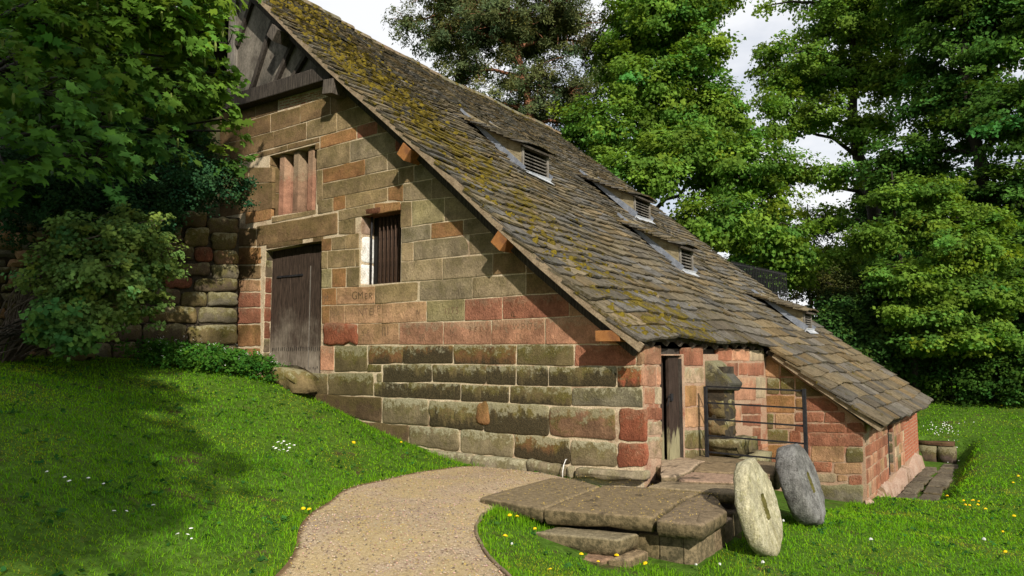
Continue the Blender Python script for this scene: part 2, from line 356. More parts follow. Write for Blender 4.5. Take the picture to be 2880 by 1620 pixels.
# ---- measured stone layouts (metres in each wall plane) and crown masses ----
GABLE=[(((-9.97,6.511),(-8.684,6.504),(-8.701,6.816),(-9.992,6.853)),'n','a'),
(((-8.684,6.504),(-7.93,6.494),(-7.944,6.789),(-8.701,6.816)),'n','a'),
(((-6.444,6.502),(-6.353,6.505),(-6.359,6.67),(-6.45,6.677)),'n','a'),
(((-6.34,6.124),(-5.658,6.131),(-5.672,6.62),(-6.359,6.67)),'n','a'),
(((-5.658,6.131),(-4.836,6.136),(-4.845,6.56),(-5.672,6.62)),'n','a'),
(((-9.946,6.139),(-8.154,6.115),(-8.173,6.501),(-9.97,6.511)),'n','a'),
(((-8.154,6.115),(-7.224,6.112),(-7.239,6.475),(-8.173,6.501)),'n','a'),
(((-7.224,6.112),(-6.34,6.124),(-6.353,6.505),(-7.239,6.475)),'n','a'),
(((-9.921,5.743),(-8.033,5.763),(-8.05,6.113),(-9.946,6.139)),'n','a'),
(((-8.033,5.763),(-7.017,5.762),(-7.031,6.112),(-8.05,6.113)),'n','a'),
(((-7.017,5.762),(-6.144,5.756),(-6.156,6.128),(-7.031,6.112)),'o','a'),
(((-6.144,5.756),(-5.267,5.77),(-5.276,6.133),(-6.156,6.128)),'o','a'),
(((-5.267,5.77),(-4.568,5.785),(-4.575,6.137),(-5.276,6.133)),'n','a'),
(((-9.912,5.603),(-8.869,5.63),(-8.876,5.753),(-9.921,5.743)),'n','a'),
(((-8.869,5.63),(-7.598,5.64),(-7.603,5.762),(-8.876,5.753)),'n','a'),
(((-7.598,5.64),(-6.627,5.637),(-6.631,5.75),(-7.603,5.762)),'n','a'),
(((-6.756,5.499),(-6.622,5.5),(-6.627,5.637),(-6.761,5.64)),'n','a'),
(((-6.612,5.501),(-5.602,5.514),(-5.609,5.762),(-6.621,5.75)),'b','a'),
(((-5.602,5.514),(-5.071,5.525),(-5.077,5.774),(-5.609,5.762)),'r','a'),
(((-5.071,5.525),(-4.631,5.506),(-4.637,5.784),(-5.077,5.774)),'n','a'),
(((-4.631,5.506),(-4.308,5.492),(-4.314,5.791),(-4.637,5.784)),'n','a'),
(((-6.7,5.101),(-5.77,5.102),(-5.782,5.512),(-6.714,5.499)),'o','a'),
(((-5.77,5.102),(-4.623,5.112),(-4.631,5.506),(-5.782,5.512)),'g','a'),
(((-4.623,5.112),(-4.054,5.092),(-4.06,5.481),(-4.631,5.506)),'d','a'),
(((-6.515,4.812),(-5.37,4.81),(-5.378,5.109),(-6.526,5.101)),'b','a'),
(((-5.37,4.81),(-4.807,4.824),(-4.814,5.119),(-5.378,5.109)),'g','a'),
(((-4.807,4.824),(-4.131,4.805),(-4.136,5.095),(-4.814,5.119)),'g','a'),
(((-4.131,4.805),(-3.651,4.792),(-3.654,5.078),(-4.136,5.095)),'n','a'),
(((-6.674,4.429),(-6.502,4.428),(-6.526,5.101),(-6.7,5.101)),'o','a'),
(((-6.504,4.503),(-4.526,4.518),(-4.532,4.817),(-6.515,4.812)),'o','a'),
(((-4.526,4.518),(-4.167,4.522),(-4.172,4.807),(-4.532,4.817)),'o','a'),
(((-4.167,4.522),(-3.34,4.526),(-3.342,4.783),(-4.172,4.807)),'g','a'),
(((-6.637,4.239),(-6.197,4.242),(-6.206,4.511),(-6.646,4.499)),'o','a'),
(((-6.197,4.242),(-5.868,4.248),(-5.876,4.52),(-6.206,4.511)),'b','a'),
(((-5.868,4.248),(-4.786,4.269),(-4.792,4.511),(-5.876,4.52)),'o','a'),
(((-4.786,4.269),(-4.41,4.21),(-4.416,4.521),(-4.792,4.511)),'b','a'),
(((-4.41,4.21),(-3.756,4.172),(-3.761,4.524),(-4.416,4.521)),'g','a'),
(((-3.756,4.172),(-3.046,4.141),(-3.049,4.528),(-3.761,4.524)),'g','a'),
(((-6.044,4.045),(-5.116,4.065),(-5.12,4.263),(-6.05,4.244)),'o','a'),
(((-5.116,4.065),(-4.475,4.069),(-4.478,4.221),(-5.12,4.263)),'b','a'),
(((-6.036,3.799),(-5.58,3.755),(-5.589,4.062),(-6.044,4.045)),'o','a'),
(((-4.469,3.753),(-4.203,3.756),(-4.211,4.199),(-4.478,4.221)),'o','a'),
(((-4.203,3.756),(-3.476,3.764),(-3.481,4.16),(-4.211,4.199)),'m','a'),
(((-3.476,3.764),(-2.818,3.751),(-2.821,4.131),(-3.481,4.16)),'g','a'),
(((-2.818,3.751),(-2.262,3.753),(-2.263,4.106),(-2.821,4.131)),'n','a'),
(((-4.447,3.486),(-3.767,3.496),(-3.771,3.761),(-4.452,3.753)),'g','a'),
(((-3.767,3.496),(-3.077,3.498),(-3.079,3.75),(-3.771,3.761)),'b','a'),
(((-3.077,3.498),(-2.535,3.492),(-2.536,3.752),(-3.079,3.75)),'g','a'),
(((-2.535,3.492),(-2.062,3.486),(-2.061,3.754),(-2.536,3.752)),'n','a'),
(((-4.441,3.172),(-4.153,3.162),(-4.158,3.49),(-4.447,3.486)),'g','a'),
(((-4.153,3.162),(-2.951,3.168),(-2.954,3.497),(-4.158,3.49)),'g','a'),
(((-2.951,3.168),(-2.261,3.148),(-2.262,3.489),(-2.954,3.497)),'g','a'),
(((-2.261,3.148),(-1.738,3.133),(-1.737,3.483),(-2.262,3.489)),'n','a'),
(((-4.434,2.812),(-3.504,2.805),(-3.508,3.165),(-4.441,3.172)),'g','a'),
(((-3.504,2.805),(-2.485,2.811),(-2.486,3.154),(-3.508,3.165)),'g','a'),
(((-2.485,2.811),(-1.867,2.804),(-1.866,3.136),(-2.486,3.154)),'n','a'),
(((-1.867,2.804),(-1.366,2.798),(-1.364,3.122),(-1.866,3.136)),'n','a'),
(((-6.509,3.521),(-6.221,3.51),(-6.229,3.754),(-6.518,3.758)),'b','a'),
(((-6.221,3.51),(-5.826,3.496),(-5.834,3.763),(-6.229,3.754)),'o','a'),
(((-5.826,3.496),(-5.49,3.484),(-5.498,3.773),(-5.834,3.763)),'o','a'),
(((-6.497,3.184),(-6.318,3.18),(-6.33,3.514),(-6.509,3.521)),'o','a'),
(((-6.318,3.18),(-5.573,3.161),(-5.582,3.487),(-6.33,3.514)),'o','a'),
(((-5.573,3.161),(-5.462,3.158),(-5.471,3.483),(-5.582,3.487)),'o','a'),
(((-6.484,2.822),(-6.192,2.815),(-6.204,3.177),(-6.497,3.184)),'m','a'),
(((-6.192,2.815),(-5.805,2.805),(-5.816,3.167),(-6.204,3.177)),'b','a'),
(((-5.805,2.805),(-5.452,2.797),(-5.462,3.158),(-5.816,3.167)),'o','a'),
(((-6.462,2.499),(-6.051,2.491),(-6.062,2.811),(-6.474,2.822)),'b','a'),
(((-6.051,2.491),(-5.05,2.472),(-5.058,2.798),(-6.062,2.811)),'t','a'),
(((-5.05,2.472),(-4.005,2.48),(-4.01,2.809),(-5.058,2.798)),'o','a'),
(((-4.005,2.48),(-2.882,2.472),(-2.884,2.809),(-4.01,2.809)),'g','a'),
(((-2.882,2.472),(-1.868,2.478),(-1.867,2.804),(-2.884,2.809)),'g','a'),
(((-1.868,2.478),(-1.128,2.482),(-1.125,2.796),(-1.867,2.804)),'n','a'),
(((-6.449,2.152),(-6.223,2.148),(-6.235,2.495),(-6.462,2.499)),'b','a'),
(((-6.223,2.148),(-5.822,2.142),(-5.832,2.487),(-6.235,2.495)),'t','a'),
(((-5.822,2.142),(-4.876,2.127),(-4.884,2.474),(-5.832,2.487)),'t','a'),
(((-4.876,2.127),(-3.842,2.125),(-3.847,2.479),(-4.884,2.474)),'t','a'),
(((-3.842,2.125),(-3.038,2.124),(-3.04,2.473),(-3.847,2.479)),'m','a'),
(((-3.038,2.124),(-2.3,2.124),(-2.301,2.476),(-3.04,2.473)),'r','a'),
(((-2.3,2.124),(-1.125,2.132),(-1.122,2.482),(-2.301,2.476)),'r','a'),
(((-1.125,2.132),(-0.45,2.136),(-0.445,2.486),(-1.122,2.482)),'t','a'),
(((-6.366,1.763),(-5.469,1.758),(-5.479,2.136),(-6.38,2.151)),'R','e'),
(((-5.469,1.758),(-4.459,1.753),(-4.466,2.126),(-5.479,2.136)),'t','a'),
(((-4.459,1.753),(-3.48,1.748),(-3.484,2.125),(-4.466,2.126)),'p','a'),
(((-3.48,1.748),(-2.506,1.743),(-2.507,2.124),(-3.484,2.125)),'p','a'),
(((-2.506,1.743),(-1.528,1.738),(-1.526,2.129),(-2.507,2.124)),'p','a'),
(((-1.528,1.738),(-0.62,1.734),(-0.615,2.135),(-1.526,2.129)),'p','a'),
(((-0.62,1.734),(-0.082,1.731),(-0.075,2.139),(-0.615,2.135)),'p','a'),
(((-8.504,3.774),(-6.056,3.808),(-6.069,4.215),(-8.527,4.202)),'n','w'),
(((-8.917,4.279),(-8.03,4.281),(-8.042,4.523),(-8.931,4.543)),'b','a'),
(((-8.027,4.215),(-6.677,4.237),(-6.682,4.347),(-8.032,4.331)),'o','a'),
(((-9.889,5.231),(-8.842,5.133),(-8.861,5.492),(-9.916,5.652)),'n','a'),
(((-8.842,5.133),(-8.033,5.057),(-8.048,5.368),(-8.861,5.492)),'n','a'),
(((-9.844,4.529),(-8.93,4.522),(-8.965,5.145),(-9.889,5.231)),'n','a'),
(((-8.93,4.522),(-8.007,4.514),(-8.033,5.057),(-8.965,5.145)),'n','a'),
(((-9.804,3.901),(-8.505,3.788),(-8.525,4.179),(-9.831,4.313)),'n','w'),
(((-9.141,3.461),(-8.344,3.404),(-8.362,3.761),(-9.162,3.83)),'b','w'),
(((-9.123,3.155),(-8.328,3.107),(-8.343,3.39),(-9.14,3.446)),'n','w'),
(((-9.108,2.894),(-8.315,2.854),(-8.328,3.092),(-9.122,3.14)),'t','w'),
(((-9.089,2.56),(-8.299,2.531),(-8.315,2.84),(-9.107,2.879)),'r','w'),
(((-9.069,2.221),(-8.282,2.202),(-8.298,2.517),(-9.088,2.546)),'r','w'),
(((-9.042,1.753),(-8.258,1.748),(-8.281,2.188),(-9.068,2.207)),'b','w'),
(((-9.012,1.245),(-8.233,1.255),(-8.258,1.734),(-9.041,1.738)),'b','w'),
(((-6.458,1.293),(-6.079,1.298),(-6.094,1.761),(-6.475,1.764)),'p','a'),
(((-6.059,1.279),(-5.214,1.291),(-5.226,1.757),(-6.075,1.761)),'M','w'),
(((-5.209,1.424),(-4.354,1.431),(-4.36,1.752),(-5.217,1.757)),'K','w'),
(((-4.354,1.431),(-3.261,1.439),(-3.264,1.747),(-4.36,1.752)),'K','w'),
(((-3.261,1.439),(-2.04,1.436),(-2.04,1.741),(-3.264,1.747)),'K','w'),
(((-2.04,1.436),(-1.046,1.43),(-1.043,1.736),(-2.04,1.741)),'M','w'),
(((-1.046,1.43),(-0.087,1.444),(-0.082,1.731),(-1.043,1.736)),'r','w'),
(((-0.087,1.444),(0.011,1.445),(0.016,1.731),(-0.082,1.731)),'t','w'),
(((-5.214,1.285),(-4.866,1.29),(-4.869,1.426),(-5.217,1.424)),'M','w'),
(((-4.982,1.118),(-4.845,1.121),(-4.849,1.29),(-4.986,1.288)),'m','w'),
(((-4.836,1.121),(-3.704,1.14),(-3.708,1.436),(-4.843,1.427)),'V','w'),
(((-3.704,1.14),(-2.609,1.133),(-2.611,1.438),(-3.708,1.436)),'V','w'),
(((-2.609,1.133),(-2.05,1.131),(-2.05,1.436),(-2.611,1.438)),'V','w'),
(((-2.05,1.131),(-1.473,1.129),(-1.472,1.432),(-2.05,1.436)),'V','w'),
(((-1.473,1.129),(-0.375,1.148),(-0.37,1.439),(-1.472,1.432)),'V','w'),
(((-0.375,1.148),(-0.01,1.154),(-0.005,1.445),(-0.37,1.439)),'k','w'),
(((-7.153,0.868),(-6.228,0.865),(-6.241,1.257),(-7.169,1.243)),'M','w'),
(((-6.228,0.865),(-5.046,0.873),(-5.056,1.275),(-6.241,1.257)),'M','w'),
(((-5.046,0.873),(-4.234,0.869),(-4.239,1.131),(-5.052,1.117)),'V','w'),
(((-4.234,0.869),(-3.107,0.865),(-3.109,1.136),(-4.239,1.131)),'V','w'),
(((-3.107,0.865),(-2.174,0.868),(-2.174,1.131),(-3.109,1.136)),'V','w'),
(((-2.174,0.868),(-1.089,0.87),(-1.087,1.136),(-2.174,1.131)),'V','w'),
(((-1.089,0.87),(-0.004,0.884),(0,1.154),(-1.087,1.136)),'L','w'),
(((-7.132,0.636),(-4.829,0.424),(-4.839,0.872),(-7.142,0.868)),'D','x'),
(((-4.829,0.424),(-3.764,0.436),(-3.77,0.867),(-4.839,0.872)),'W','x'),
(((-3.764,0.436),(-2.654,0.425),(-2.656,0.866),(-3.77,0.867)),'V','x'),
(((-2.654,0.425),(-1.462,0.423),(-1.46,0.869),(-2.656,0.866)),'V','x'),
(((-1.462,0.423),(-0.377,0.427),(-0.371,0.879),(-1.46,0.869)),'T','x'),
(((-0.377,0.427),(0.033,0.439),(0.042,0.884),(-0.371,0.879)),'R','x'),
(((-5.344,0.187),(-4.196,0.105),(-4.202,0.433),(-5.351,0.432)),'D','x'),
(((-4.196,0.105),(-3.122,0.073),(-3.125,0.424),(-4.202,0.433)),'W','x'),
(((-3.122,0.073),(-2.089,0.073),(-2.089,0.426),(-3.125,0.424)),'W','x'),
(((-2.089,0.073),(-1.114,0.05),(-1.11,0.424),(-2.089,0.426)),'K','x'),
(((-1.114,0.05),(-0.383,0.067),(-0.377,0.427),(-1.11,0.424)),'W','x'),
(((-0.383,0.067),(0.037,0.095),(0.044,0.439),(-0.377,0.427)),'R','x'),
(((-4.368,-0.186),(-3.816,-0.218),(-3.82,0.071),(-4.374,0.118)),'P','y'),
(((-3.816,-0.218),(-2.83,-0.234),(-2.832,0.076),(-3.82,0.071)),'P','y'),
(((-2.83,-0.234),(-1.817,-0.174),(-1.817,0.067),(-2.832,0.076)),'P','y'),
(((-1.817,-0.174),(-1.138,-0.134),(-1.137,0.05),(-1.817,0.067)),'P','y'),
(((-1.138,-0.134),(-1.023,-0.127),(-1.022,0.052),(-1.137,0.05)),'P','y'),
(((-1.023,-0.127),(0.08,-0.06),(0.083,0.098),(-1.022,0.052)),'P','y'),
]
SIDE=[(((0.029,1.456),(0.607,1.448),(0.621,1.735),(0.04,1.729)),'p','w'),
(((-0.025,1.173),(0.421,1.157),(0.433,1.431),(-0.015,1.438)),'p','w'),
(((0.422,1.176),(0.594,1.17),(0.606,1.429),(0.433,1.431)),'p','w'),
(((0.038,0.925),(0.334,0.908),(0.344,1.147),(0.047,1.158)),'p','w'),
(((0.349,0.901),(0.597,0.887),(0.609,1.15),(0.36,1.159)),'c','w'),
(((0.102,0.724),(0.604,0.688),(0.613,0.873),(0.11,0.903)),'r','w'),
(((0.094,0.523),(0.594,0.478),(0.603,0.675),(0.102,0.712)),'w','w'),
(((0.082,0.213),(0.579,0.155),(0.594,0.465),(0.094,0.511)),'w','w'),
(((1.43,1.425),(2.229,1.414),(2.25,1.716),(1.446,1.709)),'r','w'),
(((1.444,1.162),(2.272,1.134),(2.29,1.398),(1.458,1.41)),'w','w'),
(((1.443,0.832),(1.911,0.804),(1.931,1.124),(1.461,1.14)),'b','w'),
(((1.911,0.804),(2.31,0.781),(2.332,1.11),(1.931,1.124)),'t','w'),
(((1.425,0.512),(2.286,0.441),(2.309,0.767),(1.442,0.818)),'t','w'),
(((1.389,0.209),(2.264,0.117),(2.285,0.419),(1.406,0.493)),'M','w'),
(((1.397,0.033),(2.251,-0.068),(2.263,0.103),(1.407,0.194)),'M','w'),
(((2.919,1.482),(3.6,1.477),(3.619,1.703),(2.936,1.698)),'r','w'),
(((3.635,1.476),(4.594,1.469),(4.616,1.701),(3.653,1.695)),'p','w'),
(((4.622,1.468),(5.535,1.461),(5.56,1.688),(4.643,1.684)),'c','w'),
(((3.313,1.218),(3.928,1.203),(3.95,1.457),(3.333,1.463)),'r','w'),
(((3.956,1.227),(4.459,1.215),(4.481,1.444),(3.975,1.449)),'r','w'),
(((4.484,1.197),(5.473,1.173),(5.502,1.443),(4.509,1.452)),'r','w'),
(((3.616,0.794),(4.889,0.727),(4.933,1.169),(3.651,1.202)),'p','w'),
(((4.922,0.769),(5.55,0.738),(5.596,1.161),(4.963,1.177)),'c','w'),
(((3.559,0.407),(4.033,0.371),(4.062,0.68),(3.584,0.708)),'p','w'),
(((4.048,0.533),(5.183,0.457),(5.206,0.667),(4.066,0.729)),'r','w'),
(((4.081,0.318),(5.159,0.231),(5.182,0.448),(4.099,0.521)),'r','w'),
(((4.637,-0.082),(5.121,-0.131),(5.158,0.214),(4.67,0.253)),'r','w'),
(((4.669,-0.321),(5.125,-0.374),(5.151,-0.134),(4.692,-0.087)),'r','w'),
]
OUTS=[(((-0.004,1.16),(0.27,1.165),(0.282,1.529),(0.008,1.528)),'t','w'),
(((0.283,1.165),(0.702,1.172),(0.712,1.463),(0.293,1.46)),'M','w'),
(((0.008,0.817),(0.254,0.825),(0.265,1.146),(0.018,1.142)),'M','w'),
(((0.263,0.82),(0.539,0.829),(0.55,1.152),(0.274,1.147)),'M','w'),
(((0.546,0.789),(1.109,0.808),(1.122,1.169),(0.559,1.159)),'M','w'),
(((-0.015,0.463),(0.527,0.488),(0.539,0.816),(-0.004,0.798)),'b','w'),
(((0.537,0.521),(0.696,0.528),(0.705,0.772),(0.546,0.767)),'b','w'),
(((0.7,0.524),(1.303,0.551),(1.312,0.798),(0.709,0.777)),'r','w'),
(((-0.018,0.145),(0.126,0.153),(0.136,0.458),(-0.008,0.452)),'M','w'),
(((0.144,0.161),(0.506,0.182),(0.516,0.471),(0.153,0.455)),'t','w'),
(((0.529,0.299),(1.049,0.327),(1.057,0.527),(0.536,0.504)),'r','w'),
(((1.053,0.327),(1.416,0.347),(1.423,0.544),(1.061,0.527)),'r','w'),
(((0.528,0.121),(1.409,0.175),(1.415,0.336),(0.533,0.288)),'r','w'),
(((1.424,0.155),(1.763,0.176),(1.771,0.366),(1.432,0.347)),'r','w'),
(((-0.034,-0.144),(0.388,-0.114),(0.397,0.158),(-0.025,0.133)),'M','w'),
(((0.403,-0.113),(0.614,-0.098),(0.623,0.16),(0.412,0.148)),'r','w'),
(((0.677,-0.133),(1.705,-0.059),(1.715,0.177),(0.686,0.113)),'r','w'),
(((-0.031,-0.41),(0.39,-0.375),(0.398,-0.131),(-0.023,-0.161)),'b','w'),
(((0.392,-0.419),(0.794,-0.386),(0.805,-0.102),(0.402,-0.131)),'r','w'),
(((0.804,-0.418),(1.378,-0.369),(1.39,-0.06),(0.815,-0.101)),'t','w'),
(((1.397,-0.378),(1.683,-0.354),(1.695,-0.074),(1.408,-0.095)),'M','w'),
(((-0.039,-0.68),(0.381,-0.641),(0.389,-0.386),(-0.031,-0.421)),'r','w'),
(((0.385,-0.645),(0.807,-0.606),(0.815,-0.402),(0.392,-0.437)),'r','w'),
(((0.818,-0.612),(1.154,-0.58),(1.162,-0.377),(0.825,-0.405)),'r','w'),
(((1.178,-0.61),(1.659,-0.565),(1.668,-0.355),(1.186,-0.396)),'t','w'),
(((0.374,-0.84),(0.811,-0.796),(0.817,-0.618),(0.38,-0.659)),'c','w'),
(((0.822,-0.795),(1.213,-0.756),(1.219,-0.589),(0.828,-0.626)),'c','w'),
(((1.223,-0.734),(1.414,-0.715),(1.419,-0.598),(1.228,-0.616)),'t','w'),
(((1.421,-0.781),(1.652,-0.758),(1.659,-0.586),(1.428,-0.608)),'r','w'),
(((0.868,-1.22),(1.656,-1.127),(1.673,-0.72),(0.884,-0.8)),'G','w'),
(((0.359,-1.281),(0.858,-1.222),(0.873,-0.812),(0.373,-0.862)),'G','w'),
]
RETAIN=[(((-0.934,4.029),(-0.463,4.075),(-0.476,4.408),(-0.947,4.356)),'u','w'),
(((-0.438,3.96),(0.149,4.015),(0.138,4.337),(-0.45,4.275)),'u','w'),
(((-1.063,3.744),(-0.893,3.758),(-0.905,4.071),(-1.075,4.054)),'u','w'),
(((-0.86,3.677),(-0.409,3.715),(-0.422,4.097),(-0.874,4.052)),'M','w'),
(((-0.395,3.644),(0.11,3.685),(0.097,4.056),(-0.409,4.008)),'M','w'),
(((-1.304,3.37),(-0.667,3.416),(-0.68,3.759),(-1.317,3.704)),'u','w'),
(((-0.653,3.366),(-0.33,3.389),(-0.341,3.709),(-0.664,3.683)),'d','w'),
(((-0.315,3.34),(0.142,3.371),(0.131,3.691),(-0.327,3.654)),'T','w'),
(((-0.997,3.075),(-0.366,3.113),(-0.376,3.403),(-1.008,3.358)),'u','w'),
(((-0.343,3.065),(0.156,3.094),(0.146,3.395),(-0.354,3.36)),'G','w'),
(((-1.184,2.826),(-0.682,2.851),(-0.691,3.093),(-1.194,3.063)),'d','w'),
(((-0.664,2.808),(0.177,2.849),(0.168,3.117),(-0.674,3.068)),'u','w'),
(((-1.328,2.541),(-0.907,2.557),(-0.919,2.861),(-1.34,2.84)),'u','w'),
(((-0.888,2.525),(-0.416,2.543),(-0.427,2.842),(-0.899,2.819)),'M','w'),
(((-0.403,2.521),(0.187,2.543),(0.177,2.844),(-0.414,2.816)),'G','w'),
(((-1.418,2.172),(-0.584,2.192),(-0.597,2.525),(-1.432,2.494)),'M','w'),
(((-0.572,2.184),(0.19,2.201),(0.179,2.531),(-0.584,2.504)),'G','w'),
(((-1.516,1.792),(-0.748,1.798),(-0.762,2.175),(-1.532,2.157)),'u','w'),
(((-0.731,1.776),(0.195,1.783),(0.181,2.188),(-0.746,2.167)),'M','w'),
(((-1.898,1.813),(-1.527,1.817),(-1.541,2.157),(-1.913,2.148)),'u','w'),
(((-1.504,1.503),(-0.736,1.499),(-0.747,1.78),(-1.516,1.775)),'u','w'),
(((-0.72,1.499),(0.205,1.496),(0.196,1.765),(-0.73,1.759)),'u','w'),
(((-1.766,2.168),(-1.428,2.176),(-1.443,2.537),(-1.781,2.523)),'u','w'),
]
BRICKS=[((-7.906,6.709),(-7.746,6.699),(-7.748,6.73),(-7.907,6.741)),
((-7.712,6.696),(-7.555,6.686),(-7.557,6.716),(-7.714,6.728)),
((-7.522,6.684),(-7.367,6.674),(-7.368,6.703),(-7.523,6.714)),
((-7.334,6.672),(-7.182,6.663),(-7.183,6.69),(-7.336,6.701)),
((-7.15,6.661),(-7,6.653),(-7.001,6.678),(-7.151,6.688)),
((-6.968,6.651),(-6.82,6.643),(-6.821,6.666),(-6.969,6.676)),
((-6.788,6.641),(-6.643,6.634),(-6.644,6.654),(-6.789,6.663)),
((-6.612,6.632),(-6.468,6.624),(-6.469,6.642),(-6.613,6.651)),
((-7.903,6.647),(-7.823,6.642),(-7.824,6.674),(-7.904,6.679)),
((-7.789,6.641),(-7.631,6.632),(-7.632,6.663),(-7.79,6.672)),
((-7.597,6.63),(-7.442,6.622),(-7.443,6.651),(-7.599,6.661)),
((-7.409,6.62),(-7.256,6.612),(-7.257,6.64),(-7.41,6.649)),
((-7.223,6.611),(-7.072,6.607),(-7.073,6.633),(-7.224,6.639)),
((-7.04,6.606),(-6.892,6.602),(-6.893,6.625),(-7.041,6.631)),
((-6.86,6.601),(-6.714,6.597),(-6.715,6.618),(-6.861,6.624)),
((-6.683,6.596),(-6.539,6.592),(-6.539,6.611),(-6.684,6.617)),
((-7.9,6.585),(-7.741,6.578),(-7.742,6.609),(-7.901,6.617)),
((-7.707,6.576),(-7.55,6.57),(-7.552,6.6),(-7.708,6.608)),
((-7.517,6.568),(-7.362,6.561),(-7.364,6.591),(-7.518,6.598)),
((-7.33,6.56),(-7.178,6.557),(-7.179,6.584),(-7.331,6.589)),
((-7.145,6.557),(-6.996,6.557),(-6.997,6.582),(-7.146,6.584)),
((-6.964,6.557),(-6.817,6.557),(-6.817,6.579),(-6.965,6.581)),
((-6.785,6.557),(-6.64,6.557),(-6.641,6.577),(-6.786,6.579)),
((-6.609,6.557),(-6.466,6.557),(-6.467,6.574),(-6.61,6.576)),
((-7.897,6.523),(-7.817,6.52),(-7.819,6.552),(-7.899,6.555)),
((-7.783,6.519),(-7.626,6.514),(-7.627,6.545),(-7.785,6.551)),
((-7.592,6.513),(-7.437,6.508),(-7.438,6.537),(-7.594,6.543)),
((-7.404,6.507),(-7.251,6.502),(-7.252,6.53),(-7.405,6.536)),
((-7.219,6.503),(-7.068,6.507),(-7.069,6.533),(-7.22,6.531)),
((-7.036,6.508),(-6.888,6.512),(-6.889,6.535),(-7.037,6.533)),
((-6.857,6.513),(-6.711,6.517),(-6.712,6.538),(-6.858,6.536)),
((-6.68,6.517),(-6.536,6.521),(-6.537,6.54),(-6.681,6.538))]
SLABS=[(0.000,[(-0.911,-2.34),(-0.024,-2.428),(-0.15,-0.917),(-0.747,-0.675),(-0.956,-0.822)]),
(0.000,[(0.001,-2.438),(1.09,-2.131),(0.991,-1.182),(0.99,-0.532),(0.347,-0.689),(-0.134,-0.868)]),
(-0.010,[(1.146,-2.197),(1.589,-2.115),(1.579,-1.397),(1.272,-0.818),(1.016,-0.505),(0.992,-1.119)]),
(0.030,[(0.405,-0.792),(1.478,-0.608),(1.238,0.148),(0.555,-0.204),(0.413,-0.344)]),
(0.060,[(0.521,-0.217),(0.654,-0.349),(1.616,0.04),(1.447,0.646),(0.468,0.316)]),
(0.080,[(0.534,0.36),(1.488,0.638),(1.285,1.449),(0.321,1.199)]),
(0.100,[(-0.177,0.912),(0.345,1.136),(0.55,0.216),(0.559,-0.307),(0.421,-0.405)])]
PINE=[(-13.695,15.23,15.819,3,1.4),(-15.796,13.744,15.284,1.7,1),(-16.783,13.046,15.908,1,0.7),(-11.59,16.718,15.819,2.4,1.5),(-12.576,16.02,13.337,2.1,1.2),(-14.668,14.542,13.69,1.5,0.9),(-11.187,17.003,12.722,1.9,1.1),(-13.698,15.227,17.976,3,1.6),(-10.674,18.59,15.189,1.2,1.5),(-14.106,14.939,12.285,1.5,0.7),(-15.667,13.835,16.894,1.6,0.8),(-11.58,16.725,17.976,2.4,1.3),(-12.994,16.95,12.099,2,0.8),(-14.426,15.938,11.56,1.5,0.6),(-11.421,18.062,11.56,1.6,1),(-15.303,15.317,15.924,1.8,1.4),(-12.986,16.955,15.557,2.2,1.4)]
SYC=[(-7.674,18.262,15.345,2.6,1.6),(-5.984,18.231,13.378,1.7,1.5),(-7.695,17.022,12.227,2,1.4),(-5.504,18.571,11.409,1.2,1.2),(-8.042,15.552,10.118,1.4,1),(-6.317,16.771,9.028,2.4,1.3),(-4.467,18.08,8.564,2,1.3),(-6.893,15.139,8.157,1.6,1),(-4.784,16.63,6.382,2,1.1),(-3.54,18.735,6.109,1.6,1),(-6.963,18.764,17.255,3,1.6),(-9.365,18.291,14.043,1.4,1.4),(-9.524,15.729,10.921,1.2,0.8),(-8.554,15.19,8.718,1.3,0.9),(-10.423,16.318,9.912,1.5,1),(-4.505,19.277,4.55,1.5,0.7),(-5.732,19.634,10.917,2.2,1.6),(-7.065,18.692,11.254,2.2,1.6),(-4.759,20.323,6.934,1.8,1.2),(-3.487,19.997,4.706,1.5,0.7),(-6.075,18.168,15.539,1.8,1.2),(-2.825,19.24,5.35,1,0.7),(-3.504,18.76,7.485,1.2,0.9)]
BIGS=[(-2.019,25.934,16.577,2,1.5),(-3.731,24.723,14.308,1.9,1),(-1.494,26.305,14.496,1.8,1.2),(-4.093,23.243,12.731,1.2,0.7),(-2.821,24.142,12.099,1.7,0.8),(-0.216,27.208,16.767,2,1.7),(0.109,26.213,13.729,1.8,1.3),(-0.978,25.445,11.56,1.6,0.9),(-5.038,25.024,18.127,0.8,0.35),(-4.518,24.167,15.439,1,0.7),(-4.202,23.166,11.38,0.9,0.4),(-3.753,23.483,9.595,1.3,0.8),(-4.753,22.776,9.418,0.8,0.5),(-1.889,24.801,5.906,1.2,0.7),(-3.205,26.32,14.899,1.6,1.6),(-1.181,26.526,19.067,3,1.5),(-2.052,24.686,9.418,1.3,0.6),(-2.542,24.339,7.477,1.5,0.8)]
DARK=[(2.852,23.254,14.076,2.4,2),(4.496,23.191,13.923,2.2,2.2),(3.079,23.414,10.902,2.2,1.8),(4.531,21.991,9.922,2,2),(1.772,23.715,11.899,1.7,1.5),(1.016,23.18,9.303,1.8,1.4),(4.252,22.407,6.868,1.8,1.8),(4.08,22.285,3.578,1.8,1.8),(2.71,23.154,16.501,3,1.6),(2.559,23.047,7.792,1.8,1.3),(0.322,22.69,8.022,1.3,1.2),(2.418,22.947,4.746,2,1.5),(0.857,23.068,5.489,1.8,1.4),(4.715,23.346,15.792,2.5,1.6)]
